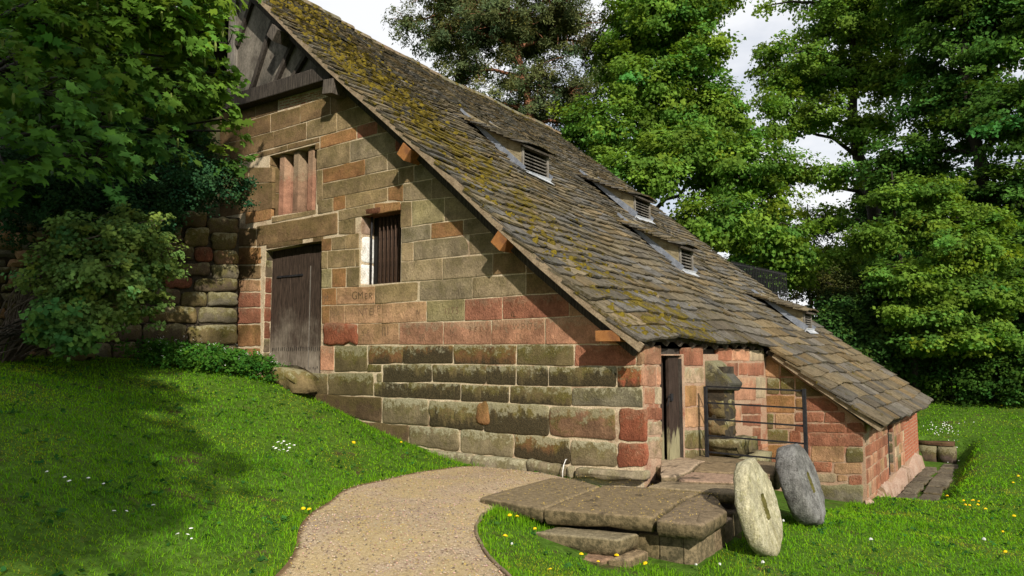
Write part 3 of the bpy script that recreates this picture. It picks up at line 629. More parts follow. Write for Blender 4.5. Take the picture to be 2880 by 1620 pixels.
YOUNG=[(1.748,18.8,7.104,1.2,0.6),(0.592,17.982,5.608,1.1,0.5),(1.696,18.762,5.879,1.3,0.6),(2.601,18.178,4.924,1.4,0.7),(1.206,17.191,4.023,1.2,0.6),(2.64,18.205,3.511,1.3,0.6),(1.672,17.521,2.748,1.2,0.45),(3.535,18.838,4.795,1,0.6),(0.296,17.16,4.207,0.7,0.4),(3.213,18.61,2.494,1,0.5),(0.853,16.942,3.002,0.8,0.4),(1.743,17.571,1.989,1.1,0.4),(2.811,17.714,2.104,1.1,0.45),(3.678,18.939,3.511,1,0.6),(3.467,19.402,5.922,1,0.5),(0.15,17.67,5.473,0.9,0.5),(3.815,18.424,1.98,0.9,0.4),(0.749,18.093,6.831,0.8,0.4),(2.48,19.317,6.286,1.2,0.5)]
THIN=[(-3.512,27.327,7.662,1.8,1.4),(-2.95,27.725,5.941,1.6,1),(-4.099,25.688,5.445,1.2,0.7)]
BROWN=[(-2.956,22.822,4.593,1.3,0.8),(-2.017,23.485,4.26,1.4,0.8)]
LAUREL=[(-0.989,19.314,3.041,1.1,0.7),(-0.146,18.685,2.16,1,0.7),(-1.264,17.894,2.297,0.9,0.8),(-0.304,17.961,1.478,1.1,0.7)]
BACKD=[(-2.432,31.765,5.498,2.5,2),(-0.414,33.191,5.704,3,2.4),(2.256,35.08,5.498,3.5,3),(-6.371,30.205,6.452,2.5,1.2),(4.479,35.427,6.398,3,3),(-1.065,33.956,9.882,2.2,2),(2.99,25.801,3.207,3,1.6),(0.923,25.564,3.263,2.2,1.4),(-1.268,25.24,3.661,1.6,1.1)]
NEAR=[(-7.079,-4.587,6.34,1.1,0.7),(-6.757,-3.747,6.577,1.2,0.8),(-6.507,-2.958,6.879,0.9,0.6),(-6.555,-2.379,6.914,0.45,0.45),(-6.648,-4.894,5.15,1,0.7),(-6.911,-3.856,5.585,1.1,0.7),(-7.107,-2.77,5.83,0.9,0.5),(-7.041,-2.111,6.014,0.6,0.35),(-5.996,-5.046,4.128,0.9,0.6),(-6.432,-4.129,4.351,0.9,0.6),(-6.841,-3.194,4.816,0.7,0.4),(-5.837,-5.301,3.645,0.45,0.35),(-7.08,-1.771,5.694,0.4,0.25),(-7.171,-1.59,6.564,0.25,0.2),(-7.309,-3.525,7.604,2,0.9),(-7.094,-2.393,6.564,0.7,0.4),(-7.292,-1.431,5.607,0.32,0.35),(-7.367,-1.239,5.075,0.28,0.3),(-7.126,-1.681,7.109,0.35,0.3),(-7.357,-1.599,4.922,0.4,0.4)]
PRIVET=[(-7.658,-2.057,4.869,0.8,0.7),(-7.56,-1.498,4.682,0.55,0.5),(-7.728,-2.351,4.259,0.6,0.4),(-8.543,-2.438,4.922,0.9,0.8),(-7.503,-1.212,4.656,0.32,0.42),(-7.524,-1.105,4.381,0.25,0.25),(-8.847,-3.877,4.26,0.9,0.6),(-8.471,-3.366,4.172,0.9,0.5),(-8.134,-2.883,4.147,0.8,0.5),(-8.686,-4.254,3.787,0.6,0.45),(-8.021,-2.313,3.881,0.4,0.3),(-8.593,-4.433,4.437,0.8,0.6)]
SHRUB=[(-7.533,-3.805,3.42,0.6,0.4),(-7.082,-3.364,3.251,0.7,0.5),(-7.095,-3.741,2.727,0.75,0.5),(-7.064,-2.984,2.853,0.45,0.4),(-7.39,-4.072,3.072,0.4,0.35),(-7.139,-2.792,2.365,0.3,0.3),(-7.145,-3.164,2.283,0.35,0.25),(-7.459,-4.12,2.481,0.35,0.3),(-7.143,-4.02,2.124,0.45,0.3),(-7.08,-3.608,2.199,0.4,0.3),(-7.667,-4.268,2.835,0.35,0.4),(-7.305,-2.542,3.239,0.3,0.35),(-7.35,-3.064,3.697,0.5,0.3)]
IVY=[(-7.176,-4.166,2.119,0.45,0.3),(-6.915,-4.104,1.831,0.4,0.25),(-7.355,-4.292,1.947,0.3,0.25)]
WILD=[(-14.901,-1.544,8.751,3,2.5),(-13.73,-0.104,8.447,3,2.5),(-13.439,-1.735,5.818,2.5,2),(-11.984,-0.706,6.186,2.2,1.6),(-15.339,-3.078,6.926,3,3)]
CARVE=[('GM',-5.65,2.58,0.141,'carve'),
('ER',-5.31,2.57,0.126,'carve'),
('WK',-4.93,2.59,0.099,'carve2'),
('LA',-4.67,2.35,0.086,'carve2'),
('IV',-4.09,2.24,0.107,'carve2'),
('1775',-3.47,2.24,0.115,'carve2'),
('NTE',-5.47,2.27,0.127,'carve2'),
('J P',-5.10,2.32,0.125,'carve2'),
('H.A',-6.19,2.29,0.105,'carve2'),
('B E S',-2.96,1.95,0.084,'carve2'),
('DH',-2.44,1.97,0.082,'carve2'),
('WP175',-2.11,1.96,0.102,'carve2'),
('TL',-2.06,1.83,0.080,'carve2'),
('IL',-2.14,2.16,0.086,'carve'),
('S E',-5.36,1.92,0.100,'carve2'),
('III',-4.88,1.91,0.160,'carve2'),
('IR',-4.00,1.81,0.129,'carve2'),
('M',-6.40,2.57,0.133,'carve2'),
('N',-3.34,1.92,0.080,'carve2'),
]
DANDELIONS=[(-0.50,-1.83),(-0.44,-1.85),(-0.15,-2.40),(0.03,-2.64),(0.16,-3.36),(0.64,-2.78),(0.80,-2.75),(1.14,-2.39),(0.85,-2.46),(0.93,-3.77),(3.39,6.40),(3.32,6.28),(3.38,5.86),(3.20,5.84),(3.27,5.70),(3.15,6.36),(2.78,7.94),(3.80,3.12),(3.87,1.36),(3.53,5.30),(3.90,4.78),(3.94,9.81),(3.85,8.80),(2.12,14.55),(2.78,19.01),(2.51,18.69),(2.20,19.43),(3.54,18.48),(-1.79,-4.08),(-1.76,-4.02),(-4.06,-1.38),(-4.02,-0.39)]
DAISIES=[(-2.24,-6.24),(-2.13,-6.15),(-2.02,-6.16),(-2.12,-5.99),(-2.07,-5.88),(-1.54,-5.99),(-1.51,-6.08),(-1.62,-5.71),(-1.20,-5.63),(-1.13,-5.72),(-1.09,-5.69),(-1.12,-5.77),(-4.02,-2.77),(-3.92,-2.80),(-3.85,-2.86),(-3.89,-2.74),(-4.18,-2.52),(-4.07,-2.58),(-4.08,-2.53),(-4.12,-2.46),(-3.92,-2.61),(-3.84,-2.66),(-4.09,-2.64),(-3.99,-2.48)]
CLOVER=[(0.28,-3.38),(1.50,-2.06),(1.63,-1.90),(2.01,-1.62),(1.62,0.47),(2.65,0.34),(3.62,1.91)]

# ---- terrain height -------------------------------------------------------
TP = np.array([
 (-.1,-6.5,-.03),(-.4,-5.3,-.03),(-1.8,-4,-.03),(-2.52,-2.94,-.03),(-2.71,-2.05,-.04),(-2.8,-.8,-.06),(-2.2,-.5,-.06),(-1.6,-.5,-.05),(-1,-2.1,-.06),(-1.2,-1.2,-.05),
 (-.6,-2.8,-.07),(-.1,-3.5,-.06),(.5,-4.1,-.05),(.9,-4.4,-.04),(0,-4.8,-.03),(-.9,-3.4,-.03),(3,-8.5,0),(5,-10,0),(4,-6.5,-.1),(1.5,-8,0.02),
 (-7.0,-.1,.80),(-5.3,-.1,.43),(-4.28,-.1,.17),(-3.68,-.1,.06),(-8.0,-.5,1.25),(-6.6,-.7,1.0),(-8.7,-.6,1.35),
 (-4.2,-2.6,.36),(-5.6,-2.6,.75),(-7,-2.4,1.12),(-8.4,-2.4,1.42),(-9.2,-3.5,1.52),(-10,-5,1.58),(-7,-5,1.38),(-5,-5,1.02),(-3.4,-4.6,.45),(-2.4,-5.3,.42),(-1.2,-6.6,.38),(-3,-7,.95),(-5,-8,1.3),(-9,-9,1.6),(-2,-9,.8),(-14,-10,1.8),(-5,-14,1.4),(3,-14,.2),
 (.4,-2.9,-.3),(1.2,-2.5,-.44),(1.3,-3.3,-.34),(1.9,-1.6,-.48),(1.75,-.3,-.5),(1.7,1,-.54),(1.7,3,-.78),(1.65,5.3,-1.08),(2.6,5.2,-1.02),(2.2,3,-.8),(3,1.5,-.68),(4,.5,-.7),(4,5,-.95),(4.2,8,-1.0),(3.2,10,-1.05),(3.4,13,-.85),(2.4,17,-.35),(4,20,.15),(0,19,.1),(-1,24,.6),(4,26,.55),(9,22,.5),(7,12,-.6),(7,4,-.8),(7,-3,-.5),(12,0,-.5),(14,12,-.3),(16,26,.9),(0,30,.9),(-12,30,1.4),(10,-10,-.1),(25,0,.2),(20,-20,.2),(-20,10,2),(-20,-20,2),(30,40,1.2),(0,60,1.2),(-30,50,1.5),(1.8,9,-1.05),(1.8,13,-1.0),
], dtype=float)
def _phi(r2): return r2*np.log(np.maximum(r2, 1e-9))*.5
def _fit():
    n = len(TP); d = TP[:, None, :2]-TP[None, :, :2]
    K = _phi((d**2).sum(-1))+np.eye(n)*.05
    P = np.c_[np.ones(n), TP[:, :2]]
    M = np.block([[K, P], [P.T, np.zeros((3, 3))]])
    return np.linalg.solve(M, np.r_[TP[:, 2], 0, 0, 0])
_TW = _fit()
def sstep(a, b, x):
    t = np.clip((x-a)/(b-a), 0, 1); return t*t*(3-2*t)
RP0 = np.array([-8.72, -.45]); RP1 = np.array([-10.3, -4.6])
RDU = (RP1-RP0)/np.linalg.norm(RP1-RP0); RN = np.array([-RDU[1], RDU[0]])
def ground(x, y):
    x = np.asarray(x, float); y = np.asarray(y, float); sh = x.shape
    q = np.c_[x.ravel(), y.ravel()]; z = np.empty(len(q))
    for i in range(0, len(q), 20000):
        c = q[i:i+20000]
        z[i:i+20000] = _phi(((c[:, None]-TP[None, :, :2])**2).sum(-1))@_TW[:-3]+_TW[-3]+c@_TW[-2:]
    r = np.hypot(q[:, 0], q[:, 1]); z = np.clip(z, -1.7, 2.6); z += (1.3-z)*sstep(35, 70, r)
    # the mill race beside the lower wall
    ch = sstep(1.6, 1.7, q[:, 0])*(1-sstep(2.6, 3.1, q[:, 0]))*sstep(6.2, 7.8, q[:, 1])*(1-sstep(14.2, 14.9, q[:, 1]))
    z = z*(1-ch)+(-1.36)*ch
    # earth held up behind the retaining wall
    sd = (q-RP0)@RN
    z += (4.1-z)*sstep(-.35, -.8, sd)*sstep(-9.4, -10.3, q[:, 0])*(1-sstep(35, 60, r))
    z += .012*np.sin(q[:, 0]*2.1+1)*np.sin(q[:, 1]*1.7)+.02*np.sin(q[:, 0]*.7)*np.sin(q[:, 1]*.9+2)
    return z.reshape(sh)

# =============================== GROUND ==========================================
def axis(lo, hi, step, far):
    a = list(np.arange(lo, hi+1e-6, step)); s = step; x = hi
    while x < far: s *= 1.22; x += s; a.append(x)
    s = step; x = lo; pre = []
    while x > -far: s *= 1.22; x -= s; pre.append(x)
    return np.array(pre[::-1]+a)
def grid(xs, ys):
    X, Y = np.meshgrid(xs, ys, indexing='ij'); V = np.c_[X.ravel(), Y.ravel(), ground(X, Y).ravel()]
    ny = len(ys); i, j = np.meshgrid(np.arange(len(xs)-1), np.arange(ny-1), indexing='ij'); a = (i*ny+j).ravel()
    return V, np.c_[a, a+ny, a+ny+1, a+1]
V, F = grid(axis(-12, 6.5, .17, 420), axis(-9.5, 16, .17, 420))
m, t = material('turf'); n1 = t.noise(.9, 6, .65); n2 = t.noise(12, 5, .7)
bare = t.ramp(t.noise(1.6, 6, .7), .55, .68)
c = t.mix(t.ramp(n1, .35, .65), (.06, .125, .014), (.085, .155, .02)); c = t.mix(bare, c, (.085, .066, .03)); c = t.gain(c, t.ramp(n2, .3, .7, .55, 1.2))
t.out(c, 1., t.bump(n2, .8, .04), .05); M['turf'] = m
tag(add('lawn', V, F, M['turf'], smooth=True, origin=(0, 0, 0)), 'mown grass slope falling from the bank to the mill', kind='structure')
# gravel path
PLF = np.array([(4.2, -13.5), (2.6, -10.5), (.9, -7.8), (-.05, -6.2), (-.4, -5.3), (-1.03, -4.77), (-1.8, -4), (-2.5, -2.94), (-2.75, -2.05), (-2.9, -1.1), (-2.85, -.35), (-2.5, -.14)])
PRT = np.array([(7.5, -13), (5.9, -9.8), (3.6, -6.9), (1.8, -5.1), (.93, -4.37), (.53, -4.07), (.02, -3.59), (-.24, -3.27), (-.55, -2.75), (-.75, -2.1), (-.7, -1.2), (-.55, -.18)])
def smooth_line(P, n):
    for _ in range(3):
        Q = [P[0]]
        for a, b in zip(P[:-1], P[1:]): Q += [a*.75+b*.25, a*.25+b*.75]
        P = np.array(Q+[P[-1]])
    s = np.r_[0, np.cumsum(np.linalg.norm(np.diff(P, axis=0), axis=1))]; q = np.linspace(0, s[-1], n)
    return np.c_[np.interp(q, s, P[:, 0]), np.interp(q, s, P[:, 1])]
NS, NW = 120, 26
PA, PB = smooth_line(PLF, NS), smooth_line(PRT, NS)
PA = PA+np.c_[.018*np.sin(np.arange(NS)*.5), .015*np.sin(np.arange(NS)*.77)]
tt = np.linspace(0, 1, NW)[None, :, None]; G = PA[:, None]*(1-tt)+PB[:, None]*tt
z = ground(G[..., 0], G[..., 1])+.012+.008*np.sin(tt[..., 0]*math.pi)
V = np.c_[G.reshape(-1, 2), z.ravel()]; i, j = np.meshgrid(np.arange(NS-1), np.arange(NW-1), indexing='ij'); a = (i*NW+j).ravel(); F = np.c_[a, a+1, a+NW+1, a+NW]
m, t = material('gravel'); g = t.n('ShaderNodeTexVoronoi', {'Vector': t.P(), 'Scale': 85.}); g2 = t.n('ShaderNodeTexVoronoi', {'Vector': t.P(), 'Scale': 46.}); n1 = t.noise(1.3, 5, .6); n2 = t.noise(160, 2, .6)
c = t.mix(t.n('ShaderNodeSeparateColor', {0: g.outputs['Color']}).outputs[0], (.31, .22, .14), (.56, .44, .30)); c = t.mix(t.ramp(t.n('ShaderNodeSeparateColor', {0: g2.outputs['Color']}).outputs[1], .78, .9, 0, .7), c, (.22, .16, .11))
c = t.mix(t.ramp(n1, .40, .6, 0, .6), c, (.46, .35, .16)); c = t.gain(c, t.ramp(n2, .3, .7, .7, 1.2)); c = t.mix(t.ramp(t.m('ADD', t.n('ShaderNodeAttribute', attribute_name='tint').outputs['Fac'], t.m('MULTIPLY', t.m('SUBTRACT', t.noise(7, 4, .7), .5), 1.1)), .45, .85), c, (.15, .095, .05))
t.out(c, .95, t.bump(t.m('ADD', g.outputs['Distance'], t.m('MULTIPLY', g2.outputs['Distance'], .5)), .55, .012), .1); M['gravel'] = m
ed = np.broadcast_to(np.maximum(np.exp(-tt[..., 0]/.035), .7*np.exp(-(1-tt[..., 0])/.03)), G.shape[:2]).ravel()
tag(add('gravel_path', V, F, M['gravel'], smooth=True, origin=(0, 0, 0), attr=np.c_[ed, ed, ed, np.ones(len(ed))]), 'pinkish gravel path curving up to the mill wall', kind='structure')
def inside_path(x, y, grow=0.):
    q = np.c_[x, y]; poly = np.r_[PA, PB[::-1]]; c = np.zeros(len(q), bool)
    for k in range(len(poly)):
        a, b = poly[k-1], poly[k]
        cond = ((a[1] > q[:, 1]) != (b[1] > q[:, 1]))
        with np.errstate(divide='ignore', invalid='ignore'): xi = (b[0]-a[0])*(q[:, 1]-a[1])/(b[1]-a[1])+a[0]
        c ^= cond & (q[:, 0] < xi)
    return c
# timber edging on the right of the path
E = smooth_line(PRT[2:9], 40); pts = np.c_[E, ground(E[:, 0], E[:, 1])+.02]
b = MB(); b.tube(pts+rng.normal(0, .004, pts.shape), .017, 6)
tag(b.build('path_edging', M['wood_edge'], smooth=True), 'thin bent timber edging strip along the right side of the gravel path', 'edging')

# =============================== THE MILL ========================================
mill = empty('stone_mill', (-4, 4, 0), 'old sandstone mill with a mossy stone slate roof sweeping almost to the ground', 'mill')
GF = Frame((0, 0, 0), (1, 0, 0), (0, -1, 0)); SF = Frame((0, 0, 0), (0, 1, 0), (1, 0, 0))
YO, XO, YF = 5.61, 1.72, 13.6
OF = Frame((0, YO, 0), (1, 0, 0), (0, -1, 0)); OS = Frame((XO, 0, 0), (0, 1, 0), (1, 0, 0))
# roof profile: (x, z) from ridge down to the lower eave
PX = np.array([-9.92, -8.09, -5.7, -3.52, -1.8, .08, 2.09]); PZ = np.array([10.32, 8.76, 6.63, 4.74, 3.28, 1.78, .28])
def rz(x): return np.interp(x, PX, PZ)
def sag(x, y):
    f = np.clip((x+0)/-9.9, 0, 1); yy = np.clip(y/13.6, 0, 1)
    return -f*(.34*yy+.16*np.sin(np.pi*yy))+.025*np.sin(y*1.9+x)+.02*np.sin(x*1.3+y*.8)
UND = .20   # roof build-up below the slates
# gable wall core with its openings
DOOR = [(-8.2, .7), (-6.44, .7), (-6.5, 3.74), (-8.2, 3.68)]
WIN = [(-5.45, 2.82), (-4.45, 2.82), (-4.45, 4.13), (-5.45, 4.10)]
MUL = [(-8.17, 4.36), (-6.7, 4.33), (-6.7, 5.62), (-8.17, 5.62)]
xs = [.0, -1.8, -3.52, -5.7, -6.25]
outer = [(-9.6, -1.), (0, -1.)]+[(x, rz(x)-UND-.05) for x in xs]+[(-6.3, 6.72), (-9.6, 6.78)]
gw = wall_core('gable_wall', outer, [DOOR, WIN, MUL], GF, .55, M['mortar'], mill)
for P, c, st in GABLE:
    P = np.array(P)
    P = P if area(P) > 0 else P[::-1]
    # cut stones off under the roof slope
    for k in range(len(PX)-1):
        x0, x1 = PX[k], PX[k+1]
        if len(P) > 2 and x1 > P[:, 0].min() and x0 < P[:, 0].max():
            sl = (PZ[k+1]-PZ[k])/(x1-x0); P = clip(P, -sl, 1, PZ[k]-sl*x0-UND-.03)
    if len(P) > 2 and area(P) > .006: put_stone(GF, P, c, st, gw)
put_stone(GF, [(-2.80, .52), (-2.52, .52), (-2.54, .82), (-2.62, .88), (-2.78, .84)], 'b', (.01, .06, .055, .03, .01, .01), gw)
for P in BRICKS:
    r = stone_vf(np.array(P), (.006, .01, .008, .006, .003, .002))
    if r: add('brick', GF.w(r[0]), r[1], M['brick'], gw, color=(.2, .1, .07, 1))
# side wall
SFC = Frame((.004, 0, 0), (0, 1, 0), (1, 0, 0)); OSC = Frame((XO+.004, 0, 0), (0, 1, 0), (1, 0, 0))
sw = wall_core('side_wall', [(0.003, -1.2), (YO+.2, -1.2), (YO+.2, 1.60), (0.003, 1.60)], [[(.55, .02), (1.36, .02), (1.36, 1.58), (.55, 1.58)]], SFC, .5, M['mortar_pink'], mill)
for P, c, st in SIDE: put_stone(SF, np.array(P), c, st, sw)
courses(SF, 2.4, YO, -1.15, -.1, .25, .5, 'rpt', 'w', sw)
# gable of the lean-to
pts = [(0, -1.6), (XO, -1.6), (XO, rz(XO)-UND), (.08, rz(.08)-UND), (0, 1.52)]
ow = wall_core('lean_to_gable', pts, [], OF, .45, M['mortar_pink'], mill)
for P, c, st in OUTS:
    P = np.array(P); P = P if area(P) > 0 else P[::-1]
    sl = (PZ[6]-PZ[5])/(PX[6]-PX[5]); P = clip(P, -sl, 1, PZ[5]-sl*PX[5]-UND-.03); P = clip(P, 1, 0, XO+.02)
    if len(P) > 2 and area(P) > .004: put_stone(OF, P, c, ('w' if c != 'G' else 'x'), ow)
# eaves wall of the lean-to with its slit window and brick panel
zt = rz(XO)-UND-.03
sl_ = [(8.25, -.98), (9.15, -.98), (9.15, zt-.03), (8.25, zt-.03)]
os_ = wall_core('lean_to_side_wall', [(YO+.003, -2.2), (YF-.2, -2.2), (YF-.2, zt), (YO+.003, zt)], [sl_], OSC, .5, M['mortar_pink'], mill)
courses(OS, YO+.01, 8.23, -1.25, zt, .24, .38, 'rptrwr', 'w', os_)
courses(OS, 9.17, 10.7, -1.0, zt, .26, .4, 'tcprM', 'w', os_)
for v in np.arange(-1.0, zt-.1, .22):
    put_stone(Frame((0, 9.15, 0), (1, 0, 0), (0, -1, 0)), [(XO-.45, v), (XO-.02, v), (XO-.02, v+.2), (XO-.45, v+.2)], rng.choice(list('utrG')), 'w', os_)
bb = MB(); bb.box((XO-.42, 8.7, -.4), (.03, .9, 1.4)); bb.box((XO-.07, 8.5, -.4), (.06, .46, 1.25)); bb.build('board_or_slit_shade', M['void'], os_)  # added dark boards standing in for the unlit gap of the slit
# rendered foot of the lean-to wall
Pn = 40; V = []; 
for k in range(Pn):
    y = YO-.05+(YF-.3-YO)*k/(Pn-1); j = rng.normal(0, .025, 3); tp = -1.0-.08*math.sin(k*.5)+j[0]
    V += [(XO-.02, y, tp), (XO+.09+j[1], y, tp-.07), (XO+.16+j[2], y, tp-.4), (XO+.14, y, -2.2)]
V = np.array(V); F = [(4*k+a, 4*k+4+a, 4*k+5+a, 4*k+1+a) for k in range(Pn-1) for a in range(3)]+[(0, 1, 2, 3)]
add('render_plinth', V, F, M['plaster'], os_, smooth=True)
# brick panel, single bricks a few pixels across: one joined part
b = MB(); v = -.95; k = 0
while v < zt-.05:
    y = 10.75-(.115 if k % 2 else 0)
    while y < YF-.25:
        a_, e_ = max(y+.006, 10.76), min(y+.224, YF-.22)
        if e_-a_ > .03: b.box((XO-.012+rng.normal(0, .002), (a_+e_)/2, v+.03), (.05, e_-a_, .058), jit=.002)
        y += .240
    v += .083; k += 1
tag(b.build('brickwork', M['brick'], os_), kind='stuff')
# hidden rear and bank walls close the building
BK = Frame((0, YF-.15, 0), (1, 0, 0), (0, 1, 0))
wall_core('rear_wall', [(-15.9, -1.5), (XO, -1.5), (XO, rz(XO)-.5), (.08, rz(.08)-.5), (-3.52, rz(-3.52)-.6), (-8.09, rz(-8.09)-.8), (-9.9, 9.2), (-15.9, 5.)], [], BK, .4, M['mortar_dark'], mill)
b = MB(); b.box((-15.9, 6.7, 3.2), (.4, 13.4, 5)); b.build('bank_wall', M['stone_dark'], mill, color=(.14, .1, .06, 1))
b = MB(); b.box((-12.7, .25, 4.2), (6.2, .5, 5.2)); b.build('bank_gable_wall', M['stone_dark'], mill, color=(.14, .1, .06, 1))

# ---- roof ----------------------------------------------------------------------
def slate_mat():
    m, t = material('stone_slate'); at = t.n('ShaderNodeAttribute', attribute_name='tint')
    n1 = t.noise(9, 6, .7); n2 = t.noise(48, 4, .65); n3 = t.noise(2.4, 5, .6)
    c = t.gain(at.outputs['Color'], t.ramp(n1, .3, .7, .62, 1.3)); c = t.gain(c, t.ramp(n2, .3, .7, .72, 1.2))
    c = t.mix(t.ramp(n3, .5, .7, 0, .5), c, (.10, .092, .058))
    li = t.ramp(t.noise(21, 5, .75), .6, .7, 0, .55); c = t.mix(li, c, (.26, .25, .19))
    ms = t.noise(3.4, 7, .72); mf = t.ramp(t.m('ADD', ms, t.m('MULTIPLY', at.outputs['Alpha'], .17)), .60, .68)
    c = t.mix(mf, c, t.mix(t.ramp(n2, .35, .65), (.075, .06, .01), (.19, .14, .02)))
    h = t.m('ADD', t.m('MULTIPLY', n1, .7), t.m('MULTIPLY', n2, .5)); h = t.m('ADD', h, t.m('MULTIPLY', mf, 1.2))
    t.out(c, .92, t.bump(h, .8, .025), .12); return m
M['slate'] = slate_mat()
seg = np.hypot(np.diff(PX), np.diff(PZ)); SS = np.r_[0, np.cumsum(seg)]; STOT = SS[-1]; S_EAVE = STOT-(SS[5]+.10)   # measured up from the lower eave
def rpt(s, y, n):
    d = STOT-s; k = np.clip(np.searchsorted(SS, d)-1, 0, len(seg)-1); f = (d-SS[k])/seg[k]
    x = PX[k]+(PX[k+1]-PX[k])*f; zz = PZ[k]+(PZ[k+1]-PZ[k])*f
    tx = (PX[k+1]-PX[k])/seg[k]; tz = (PZ[k+1]-PZ[k])/seg[k]
    return np.array([x-tz*n, y, zz+tx*n+sag(x, y)])
SLC = [tuple(q*k_ for q, k_ in zip(c_, (1.30, 1.29, 1.38))) for c_ in [(.105, .088, .055), (.12, .098, .058), (.092, .08, .056), (.135, .11, .064), (.088, .082, .066), (.11, .102, .082), (.13, .098, .05)]]
def slate_vf(s, y0, y1, ex, th, lift, fn):
    """one riven slate: tail edge broken, tail lifted on the course below"""
    k = max(3, min(5, int((y1-y0)/.13)+2)); ys = np.linspace(y0, y1, k); js = rng.normal(0, .020 if s > S_EAVE+.6 else .011, k); js[0] += .02*rng.random(); js[-1] += .02*rng.random()
    L = ex*1.75; V = []; tj = rng.normal(0, .006)
    for dz in (th, 0):
        for a_, j_ in zip(ys, js): V.append(fn(s+j_, a_+rng.normal(0, .004), lift+dz+rng.normal(0, .003)+tj))
        for a_, j_ in zip(ys, js): V.append(fn(s+L, a_, dz-.012))
    F = [(i, i+1, k+i+1, k+i) for i in range(k-1)]+[(2*k+i, 2*k+i+1, i+1, i) for i in range(k-1)]+[(2*k, 0, k, 3*k), (k-1, 3*k-1, 4*k-1, 2*k-1)]
    return np.array(V), F
DORM = [(-4.55, 3.78, 1.06, .62, 1.95), (-4.25, 8.7, 1.0, .6, 1.9), (-2.06, 6.4, .78, .58, 1.75), (-.36, 10.25, .78, .5, 1.5)]   # x of front, y0, width, height, run back
def under_dormer(x, y):
    for fx_, y0, wd, h, run in DORM:
        if fx_-run+.35 < x < fx_-.02 and y0+.02 < y < y0+wd-.02: return True
    return False
roof_under = []
def sheet(ss, ys, n0, n1, base):
    V = [rpt(s, y, n) for n in (n0, n1) for s in ss for y in ys]; ny = len(ys); ns = len(ss); o2 = ns*ny; F = []
    for a_ in range(ns-1):
        for c_ in range(ny-1): i = a_*ny+c_; F += [(i, i+1, i+ny+1, i+ny), (o2+i, o2+i+ny, o2+i+ny+1, o2+i+1)]
        for c_ in (0, ny-1): i = a_*ny+c_; F.append((i, i+ny, i+ny+o2, i+o2))
    for c_ in range(ny-1):
        for a_ in (0, ns-1): i = a_*ny+c_; F.append((i, i+1, i+1+o2, i+o2))
    return V, [tuple(j+base for j in f) for f in F]
V1, F1 = sheet(np.linspace(S_EAVE+.16, STOT, 50), np.linspace(-.28, YF-.05, 40), -.02, -.10, 0)
V2, F2 = sheet(np.linspace(.06, S_EAVE+.04, 12), np.linspace(YO-.18, YF-.05, 24), -.02, -.10, len(V1))
V, F = V1+V2, F1+F2
roof = add('roof', V, F, M['oak_dark'], mill)
cand = []; s = .0; EX = []
while s < STOT-.1:
    EX.append(s); s += np.interp(s/STOT, [0, .12, .3, .65, 1], [.37, .34, .26, .205, .17])*rng.uniform(.93, 1.07)
RAK = lambda y: .0
for ci, s in enumerate(EX):
    ex = (EX[ci+1] if ci+1 < len(EX) else STOT)-s
    ya = -.38 if s > S_EAVE-.04 else YO-.24
    y = ya+rng.uniform(-.02, .015); wav = rng.uniform(0, 6)
    while y < YF:
        wd = np.interp(s/STOT, [0, .14, .3, 1], [.72, .66, .46, .34])*rng.choice([.55, .8, 1, 1.15, 1.4]); y1 = min(y+wd, YF+.03)
        if YF-y1 < .14: y1 = YF+rng.uniform(0, .05)
        sj = s+.018*math.sin(y*.9+wav)+rng.normal(0, .012 if s > S_EAVE+.6 else .006)
        p = rpt(sj, (y+y1)/2, 0)
        if not under_dormer(p[0], (y+y1)/2):
            th = np.interp(s/STOT, [0, .3, 1], [.036, .032, .028])*rng.uniform(.7, 1.4)
            V, F = slate_vf(sj, y+.004, y1-.004, ex, th, .05, rpt)
            c0 = np.array(SLC[rng.integers(len(SLC))])*rng.uniform(.72, 1.22)*(1 if s > S_EAVE+.6 else np.array([1., .95, .88]))
            my = np.exp(-((y-1.0)/1.5)**2)*np.interp(s/STOT, [.1, .3, .5, .8, 1], [.7, .3, 1., .9, .5])+.18*rng.random()+.25*(s < 3.3 and s > S_EAVE-.1)*np.exp(-((y-1.2)/1.6)**2)+(.35 if s > STOT-.7 else 0)
            d = np.linalg.norm(p-CAM); vis = (y1-y)*ex/d**2*(.35+max(0, -p[0]*0)+.65*np.dot((CAM-p)/d, (.62, 0, .78)))
            cand.append((vis, V, F, (*c0, my)))
        y = y1
cand.sort(key=lambda q: -q[0])
NSL = 300
for vis, V, F, c in cand[:NSL]: add('slate', V, F, M['slate'], roof, attr=np.tile(c, (len(V), 1)))
b = MB()
for vis, V, F, c in cand[NSL:]: b.put(V, F, c)
tag(b.build('slates', M['slate'], roof), kind='stuff')
# ridge stones
y = -.3
while y < YF:
    L = rng.uniform(.42, .62); b = MB(); p = rpt(STOT, y+L/2, 0); rv = []
    n = 8
    for yy in (y+.005, y+L-.005):
        for k in range(n):
            a_ = math.pi*k/(n-1); rv.append((p[0]-.03+.23*math.cos(a_), yy, p[2]-.06+.17*math.sin(a_)+rng.normal(0, .004)))
    Fr = [(k, k+1, n+k+1, n+k) for k in range(n-1)]+[tuple(range(n)), tuple(range(2*n-1, n-1, -1)), (0, n, 2*n-1, n-1)]
    add('ridge_stone', rv, Fr, M['slate'], roof, attr=np.tile((.2*rng.uniform(.8, 1.2), .165, .105, .45), (2*n, 1))); y += L
